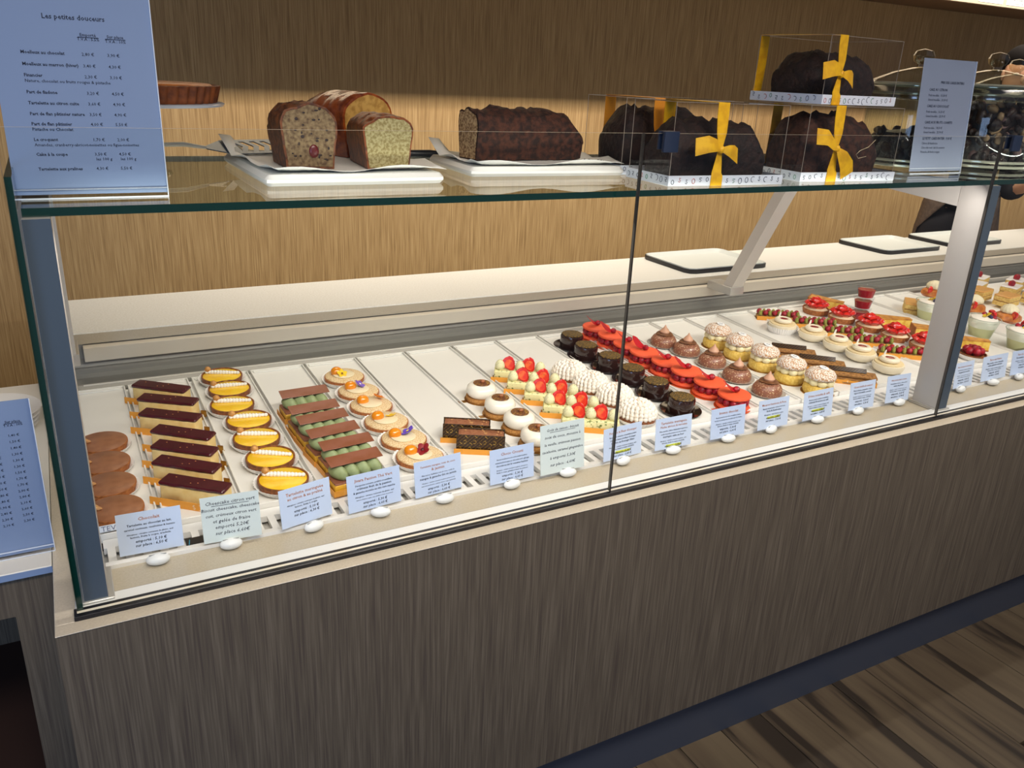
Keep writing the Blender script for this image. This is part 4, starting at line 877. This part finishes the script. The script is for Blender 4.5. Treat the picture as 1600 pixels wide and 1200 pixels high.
# tart on a glass stand
t = thing('cake_stand', 'glass cake stand partly hidden behind the tall menu sign', 'cake stand', (.175, .38, ZS))
MB().lathe([(.001, 0), (.06, 0), (.058, .004), (.014, .012), (.010, .05), (.012, .10), (.03, .112), (.001, .112)], 32).build('foot', JGL, t); MB().lathe([(.001, .112), (.150, .112), (.1515, .1155), (.149, .117), (.001, .116)], 48).build('plate', M('stand_plate', 'b9c0cc', .15), t)
t = thing('fluted_tart', 'large fluted brown tart on the glass stand, half behind the menu sign', 'tart', (.175, .38, ZS + .1175))
MB().lathe([(.001, 0), (.138, 0), (.145, .026), (.141, .027), (.136, .024), (.001, .024)], 240, mod=lambda r_, z, a, j: (r_ * (1 + .016 * math.sin(48 * a)) if j in (1, 2, 3) else r_, z)).build('fluted_crust', M('dark_fluted_crust', '7c4018', .6, '5a2a10', 60), t, 50)
MB().lathe([(.001, .024), (.1355, .024), (.130, .0285), (.001, .0285)], 60).build('filling', M('orange_filling', 'c0702c', .4, 'a85a20', 40), t)

# ---------------------------------------------------------------- boxed cakes with ribbons
PATM = M('box_card', 'dfe3ec', .5); YEL = M('yellow_ribbon', 'f0b818', .45, 'e0a414', 60); YOR = M('orange_ribbon', 'e09020', .45)
BOXG = glass('box_film', (.94, .93, .92, 1), 1.35, .02)
def boxed(label, loc, rz, W=.27, D=.16, H=.148, rib=YEL, bow=1, seed=0, cake=DRY, rx=.38):
    rr = random.Random(seed); t = thing('boxed_cake', label, 'boxed cake', loc, rz, 'boxed chocolate cakes with yellow ribbons')
    b = MB(); b.cbox(0, W, 0, D, 0, .002, .001)
    for a in ((0, W, 0, .002), (0, W, D - .002, D), (0, .002, .002, D - .002), (W - .002, W, .002, D - .002)): b.box(*a, .002, .019)
    b.build('printed_base', PATM, t)
    pr = MB()   # little printed signs on front and left side
    for side in range(2):
        n = int((W if side == 0 else D) / .016)
        for k in range(n):
            c = (k + .6) * .016; z = .0095 + rr.uniform(-.003, .003); kind = rr.choice('o5cs')
            cols = rr.choice((0, 0, 0, 0, 0, 1, 2)); r0 = rr.uniform(.0038, .0058)
            def pt(u, v): return (c + u, -.0004, z + v) if side == 0 else (-.0004, D - c + u, z + v)
            if kind == 'o': pts = [pt(r0 * .75 * math.cos(a * .7), r0 * math.sin(a * .7)) for a in range(10)]
            elif kind == 'c': pts = [pt(r0 * math.cos(1 + a * .6), r0 * math.sin(1 + a * .6)) for a in range(7)]
            elif kind == '5': pts = [pt(.003, .004), pt(-.002, .004), pt(-.002, .001), pt(.002, 0), pt(.001, -.003), pt(-.002, -.003)]
            else: pts = [pt(.002, .003), pt(-.001, .004), pt(-.001, .001), pt(.002, -.001), pt(0, -.004), pt(-.003, -.002)]
            pr.tube(pts, .0006, 4, m=cols)
    pr.build('printed_signs', [M('print_dark', '4a4e5c', .6), M('print_red', 'b85a50', .6), M('print_green', '4c8a64', .6)], t)
    i = .004
    b = MB(); b.box(i, W - i, i, D - i, .0035, H); b.build('clear_lid', BOXG, t)
    e = MB()
    for (x, y) in ((i, i), (W - i, i), (i, D - i), (W - i, D - i)): e.box(x - .0004, x + .0004, y - .0004, y + .0004, .015, H)
    for y in (i, D - i): e.box(i, W - i, y - .0004, y + .0004, H - .0004, H + .0004)
    for x in (i, W - i): e.box(x - .0004, x + .0004, i, D - i, H - .0004, H + .0004)
    e.build('lid_edges', M('film_edge', '9c8f80', .3), t)
    # ribbon strap round the box
    x = W * rx; b = MB(); wv = (.0120, 0, 0)
    b.ribbon([(x, -.0012, 0), (x, -.0012, .018), (x, .0015, .024), (x, -.001, H * .45)], wv, .0005, widths=[1.15, 1.1, .95, .35])
    b.ribbon([(x, -.001, H * .45), (x, .0, H * .65), (x, .0024, H * .85), (x + .0, .003, H + .0012), (x - .012, D * .4, H + .0016), (x - .02, D * .75, H + .0016), (x - .022, D - .003, H + .0012), (x - .022, D - .003, H * .6), (x - .022, D + .001, .02), (x - .022, D + .001, 0)], wv, .0005, widths=[.35, .95, 1.1, 1.1, 1.1, 1.1, 1.1, 1.1, 1.1, 1.1])
    b.build('ribbon_strap', rib, t, 80)
    zk = H * .45
    if bow:
        b = MB(); b.ribbon([(x, -.006, zk), (x - .018, -.012, zk + .008), (x - .036, -.011, zk + .010 + .012 * (bow > 1)), (x - .062, -.006, zk + .004 + .02 * (bow > 1))], (0, .002, .014), .0005, widths=[.3, .8, 1.1, 1.15])
        if bow > 1: b.ribbon([(x, -.006, zk), (x + .012, -.010, zk - .012), (x + .028, -.010, zk - .032), (x + .038, -.006, zk - .055)], (.013, .0, .007), .0005, widths=[.3, .9, 1.2, 1.2])
        else: b.ribbon([(x, -.006, zk), (x + .014, -.011, zk - .002), (x + .028, -.009, zk - .006), (x + .040, -.005, zk - .012)], (0, .002, .013), .0005, widths=[.3, .8, 1.1, 1.1])
        b.build('bow', rib, t, 80); MB().ell((x, -.005, zk), (.0065, .005, .0075), 10, 7, noise=.06).build('knot', rib, t)
    L = loaf('boxed_loaf', 'dark chocolate loaf inside the ' + label, (loc[0], loc[1], loc[2]), rz, W * .84, D * .66, H * (.74 if bow == 1 else .84), cake, cake, (False, False), .0085, dome=.45, seed=seed + 20)
    c = Matrix.Rotation(rz, 3, 'Z') @ Vector((W * .5, D * .52, .0048)); L.location = Vector(loc) + c; return t
boxed('ribboned box standing at the left, in front of another box', (1.062, .072, ZS), math.radians(-3), .277, .145, .150, YEL, 1, 1, rx=.40)
boxed('ribboned box set back behind the left front box', (1.075, .245, ZS), math.radians(-3), .277, .16, .150, YOR, 0, 2, rx=.30)
boxed('ribboned box at the bottom of the stack of two', (1.418, .085, ZS), math.radians(-4), .268, .17, .151, YEL, 2, 3, cake=M('lower_dark_cake', '4a2a1c', .8, '2a1610', 70, bump=1, bs=.006), rx=.31)
boxed('ribboned box on top of the stack of two', (1.452, .093, ZS + .1535), math.radians(5), .252, .19, .132, YEL, 1, 4, rx=.17)
b = MB(); b.tube([(1.62, .080, 1.50), (1.60, .079, 1.485), (1.575, .078, 1.478), (1.565, .078, 1.470), (1.575, .079, 1.462), (1.60, .080, 1.466)], .0006, 5)
tag(b.build('gold_string', M('string', 'd8c8a0', .5)), 'thin pale string hanging in front of the lower right cake box', 'string')

# ---------------------------------------------------------------- glass jars
def jar(label, x, y, r_, h_, seed, fill, full):
    rr = random.Random(seed); t = thing('glass_jar', label, 'jar', (x, y, ZS), 0, 'lidded glass jars')
    MB().lathe([(.001, 0), (r_ * .93, 0), (r_, .012), (r_, h_ - .02), (r_ * .93, h_), (r_ * .91, h_), (r_ * .97, h_ - .022), (r_ * .97, .014), (r_ * .9, .006), (.001, .006)], 48).build('jar_body', JGL, t)
    for z, q in ((.006, 1.0), (.018, 1.01), (h_ - .003, .97), (h_ - .022, 1.0)):
        MB().lathe([(r_ * q, z), (r_ * (q + .02), z + .002), (r_ * (q + .02), z + .005), (r_ * q, z + .007)], 48, close=False).build('glass_ridge', M('ridge_glass', 'b7b9a6', .12, metal=.4), t)
    MB().lathe([(r_ * .99, h_ - .034), (r_ * 1.025, h_ - .030), (r_ * 1.025, h_ - .006), (r_ * 1.0, h_)], 48, close=False).build('neck_band', glass('neck_glass%d' % seed, (.62, .62, .54, 1), 2.2, .12), t)
    MB().lathe([(r_ * 1.02, h_), (r_ * 1.06, h_ + .004), (r_ * 1.0, h_ + .012), (r_ * .6, h_ + .032), (r_ * .2, h_ + .044), (.001, h_ + .046)], 48, close=False).build('lid', JGL, t)
    MB().lathe([(r_ * 1.03, h_ + .001), (r_ * 1.07, h_ + .004), (r_ * 1.03, h_ + .008)], 48, close=False).build('lid_rim', M('ridge_glass', 'b7b9a6', .12), t)
    MB().lathe([(.001, h_ + .042), (.013, h_ + .044), (.012, h_ + .052), (.022, h_ + .060), (.026, h_ + .072), (.020, h_ + .084), (.001, h_ + .089)], 28).build('lid_knob', glass('knob_glass%d' % seed, (.80, .78, .70, 1), 2.4, .08), t)
    cols = fill; n = 190 if full else 60; top = h_ - .03 if full else h_ * .48; mb = MB()
    for k in range(n):
        a = rr.uniform(0, 6.28); q = r_ * .84 * math.sqrt(rr.uniform(.5, 1)); z = .02 + (top - .02) * (k / n)
        s_ = rr.uniform(.012, .02); i0 = mb.mark(); mb.ell((0, 0, 0), (s_ * rr.uniform(.7, 1.2), s_ * .7, s_ * rr.uniform(.5, .9)), 8, 6, m=rr.randrange(len(cols)), noise=.1)
        mb.xf(i0, Matrix.Translation((q * math.cos(a), q * math.sin(a), z)) @ Matrix.Rotation(rr.uniform(0, 3), 4, 'Y'))
    mb.lathe([(.001, .01), (r_ * .6, .01), (r_ * .6, top - .01), (.001, top)], 20, m=0)
    tag(mb.build('chocolate_pieces', cols, t), kind='stuff')
CD = [M('jar_choc_dark', '2c1e20', .45), M('jar_choc_brown', '3e2824', .45)]
jar('lidded glass jar half full of dark chocolates, left behind the cake price sign', 2.035, .315, .115, .20, 1, CD, False)
jar('tall lidded glass jar full of nut chocolates, right of the cake price sign', 2.305, .29, .130, .205, 2, CD + [M('jar_nut', '9a7a5c', .6), CD[0], CD[0], CD[1], M('jar_pink', '7c5c5c', .6)], True)
jar('lidded glass jar farthest back, mostly hidden by the full jar', 2.70, .48, .115, .205, 3, CD, True)

# ---------------------------------------------------------------- person behind the worktop
SKIN = M('skin', 'c89878', .5); SHIRT = M('black_shirt', '16151a', .85); APR = M('brown_apron', '6c5c50', .8, '5e5046', 60); TRO = M('black_trousers', '1b1a20', .85); HAIR = M('dark_hair', '100c0b', .9, spec=.2)
pe = thing('person', 'person in black shirt and grey-brown apron standing behind the worktop at the right', 'person', (4.36, 1.66, 0), math.radians(-50))
def skin(name, verts, edges, mat, sub=2):
    me = bpy.data.meshes.new(name); me.from_pydata([v[:3] for v in verts], edges, []); o = bpy.data.objects.new(name, me); COL.objects.link(o); o.parent = pe
    sk = o.modifiers.new('s', 'SKIN'); 
    for i, v in enumerate(verts):
        r_ = v[3]; me.skin_vertices[0].data[i].radius = r_ if isinstance(r_, tuple) else (r_, r_)
    me.skin_vertices[0].data[0].use_root = True; sk.use_smooth_shade = True
    s2 = o.modifiers.new('u', 'SUBSURF'); s2.levels = sub; s2.render_levels = sub; me.materials.append(mat); return o
V = [(0, 0, .98, (.085, .07)), (.03, 0, 1.15, (.08, .07)), (.04, -.02, 1.32, (.13, .10)), (.06, -.03, 1.46, (.13, .09)), (.09, -.04, 1.55, .046), (.11, -.045, 1.61, .044), (.13, -.07, 1.70, (.075, .09)), (.14, -.075, 1.78, (.065, .08)),
     (-.09, 0, .90, .075), (-.11, -.01, .50, .055), (-.11, .02, .09, .04), (-.12, -.12, .04, .035), (.09, 0, .90, .075), (.11, -.01, .50, .055), (.11, .02, .09, .04), (.12, -.12, .04, .035),
     (.21, -.03, 1.44, .055), (.225, .0, 1.13, .042), (.31, -.16, 1.20, .035), (.33, -.22, 1.23, .028), (.34, -.27, 1.24, .03), (-.09, -.04, 1.43, .055), (-.14, -.05, 1.24, .042), (-.04, -.22, 1.30, .033), (.0, -.27, 1.32, .027), (.03, -.30, 1.33, .03)]
Ed = [(0, 1), (1, 2), (2, 3), (3, 4), (4, 5), (5, 6), (6, 7), (0, 8), (8, 9), (9, 10), (10, 11), (0, 12), (12, 13), (13, 14), (14, 15), (3, 16), (16, 17), (17, 18), (18, 19), (19, 20), (3, 21), (21, 22), (22, 23), (23, 24), (24, 25)]
def hand(base, bi, d):
    for k, (dx, ln) in enumerate(((-.024, .055), (-.008, .068), (.008, .072), (.023, .062))):
        n = len(V); V.append((base[0] + dx, base[1] - .035, base[2] + .002, .009)); V.append((base[0] + dx * 1.1, base[1] - .035 - ln * .55, base[2] - .008, .008)); V.append((base[0] + dx * 1.1, base[1] - .035 - ln * .9, base[2] - .028, .007))
        Ed.extend([(bi, n), (n, n + 1), (n + 1, n + 2)])
    n = len(V); V.append((base[0] + d * .034, base[1] - .005, base[2] - .01, .010)); V.append((base[0] + d * .045, base[1] - .04, base[2] - .025, .008)); Ed.extend([(bi, n), (n, n + 1)])
hand((.34, -.27, 1.24), 20, -1); hand((.03, -.30, 1.33), 25, -1)
skin('body', V, Ed, SKIN, 1)
skin('shirt', [(.01, 0, .99, (.14, .115)), (.02, 0, 1.08, (.15, .12)), (.03, 0, 1.16, (.14, .115)), (.04, -.02, 1.32, (.155, .125)), (.06, -.03, 1.45, (.155, .115)), (.085, -.038, 1.52, .075), (.21, -.03, 1.44, .075), (.228, .0, 1.125, .078), (.262, -.07, 1.15, .062), (-.09, -.04, 1.43, .075), (-.14, -.05, 1.24, .065), (-.10, -.12, 1.26, .056)], [(0, 1), (1, 2), (2, 3), (3, 4), (4, 5), (4, 6), (6, 7), (7, 8), (4, 9), (9, 10), (10, 11)], SHIRT)
skin('trousers', [(0, 0, 1.05, (.155, .125)), (0, 0, .97, (.17, .135)), (-.10, 0, .88, .115), (-.11, -.01, .50, .085), (-.11, .02, .10, .06), (.10, 0, .88, .115), (.11, -.01, .50, .085), (.11, .02, .10, .06)], [(0, 1), (1, 2), (2, 3), (3, 4), (1, 5), (5, 6), (6, 7)], TRO)
b = MB()
def arc(a0, a1, ztop, zbot, flare=0):
    vs = []; n = 18; rows_ = 10
    for j in range(rows_ + 1):
        f = j / rows_; z = ztop + (zbot - ztop) * f
        for i in range(n + 1):
            a = math.radians(a0(f) + (a1 - a0(f)) * i / n); rx = .178 + .03 * min(1, f * 3) + flare * f + .004 * math.sin(a * 9 + f * 3); ry = .150 + .025 * min(1, f * 3) + .004 * math.cos(a * 7)
            vs.append((.01 + rx * math.cos(a), ry * math.sin(a), z))
    return vs, [(j * (n + 1) + i, j * (n + 1) + i + 1, (j + 1) * (n + 1) + i + 1, (j + 1) * (n + 1) + i) for j in range(rows_) for i in range(n)]
vs, fs = arc(lambda f: -95 + 4 * f, 60, 1.10, .45); b.add(vs, fs)
vs, fs = arc(lambda f: -105 - 60 * min(1, f * 3.0), -240, 1.10, .45); b.add(vs, fs)
o = b.build('apron', APR, pe, 80); md = o.modifiers.new('s', 'SOLIDIFY'); md.thickness = .004
b = MB(); b.lathe([(.172, 1.085), (.178, 1.085), (.178, 1.125), (.172, 1.125)], 40, (.01, 0, 0), sy=.84, close=False); b.build('apron_waistband', APR, pe)
b = MB(); b.ell((.140, -.030, 1.775), (.086, .100, .075), 24, 16); b.ell((.135, .005, 1.71), (.082, .062, .10), 18, 12); b.build('hair', HAIR, pe, 80)
b = MB()
for sx in (-1, 1): b.ell((.135 + sx * .032, -.158, 1.705), (.012, .006, .007), 10, 6, m=0); b.ell((.135 + sx * .032, -.1635, 1.705), (.005, .002, .005), 8, 5, m=1)
b.build('eyes', [M('eye_white', 'e8e4de', .3), M('iris', '241a14', .3)], pe)
b = MB(); b.ell((.135, -.168, 1.68), (.011, .016, .02), 10, 8); [b.ell((.135 + sx * .078, -.06, 1.70), (.009, .016, .026), 8, 6) for sx in (-1, 1)]; b.build('nose_and_ears', SKIN, pe, 80)
b = MB(); b.ell((.135, -.155, 1.647), (.022, .007, .006), 10, 6); b.build('mouth', M('lips', 'a0584c', .5), pe)
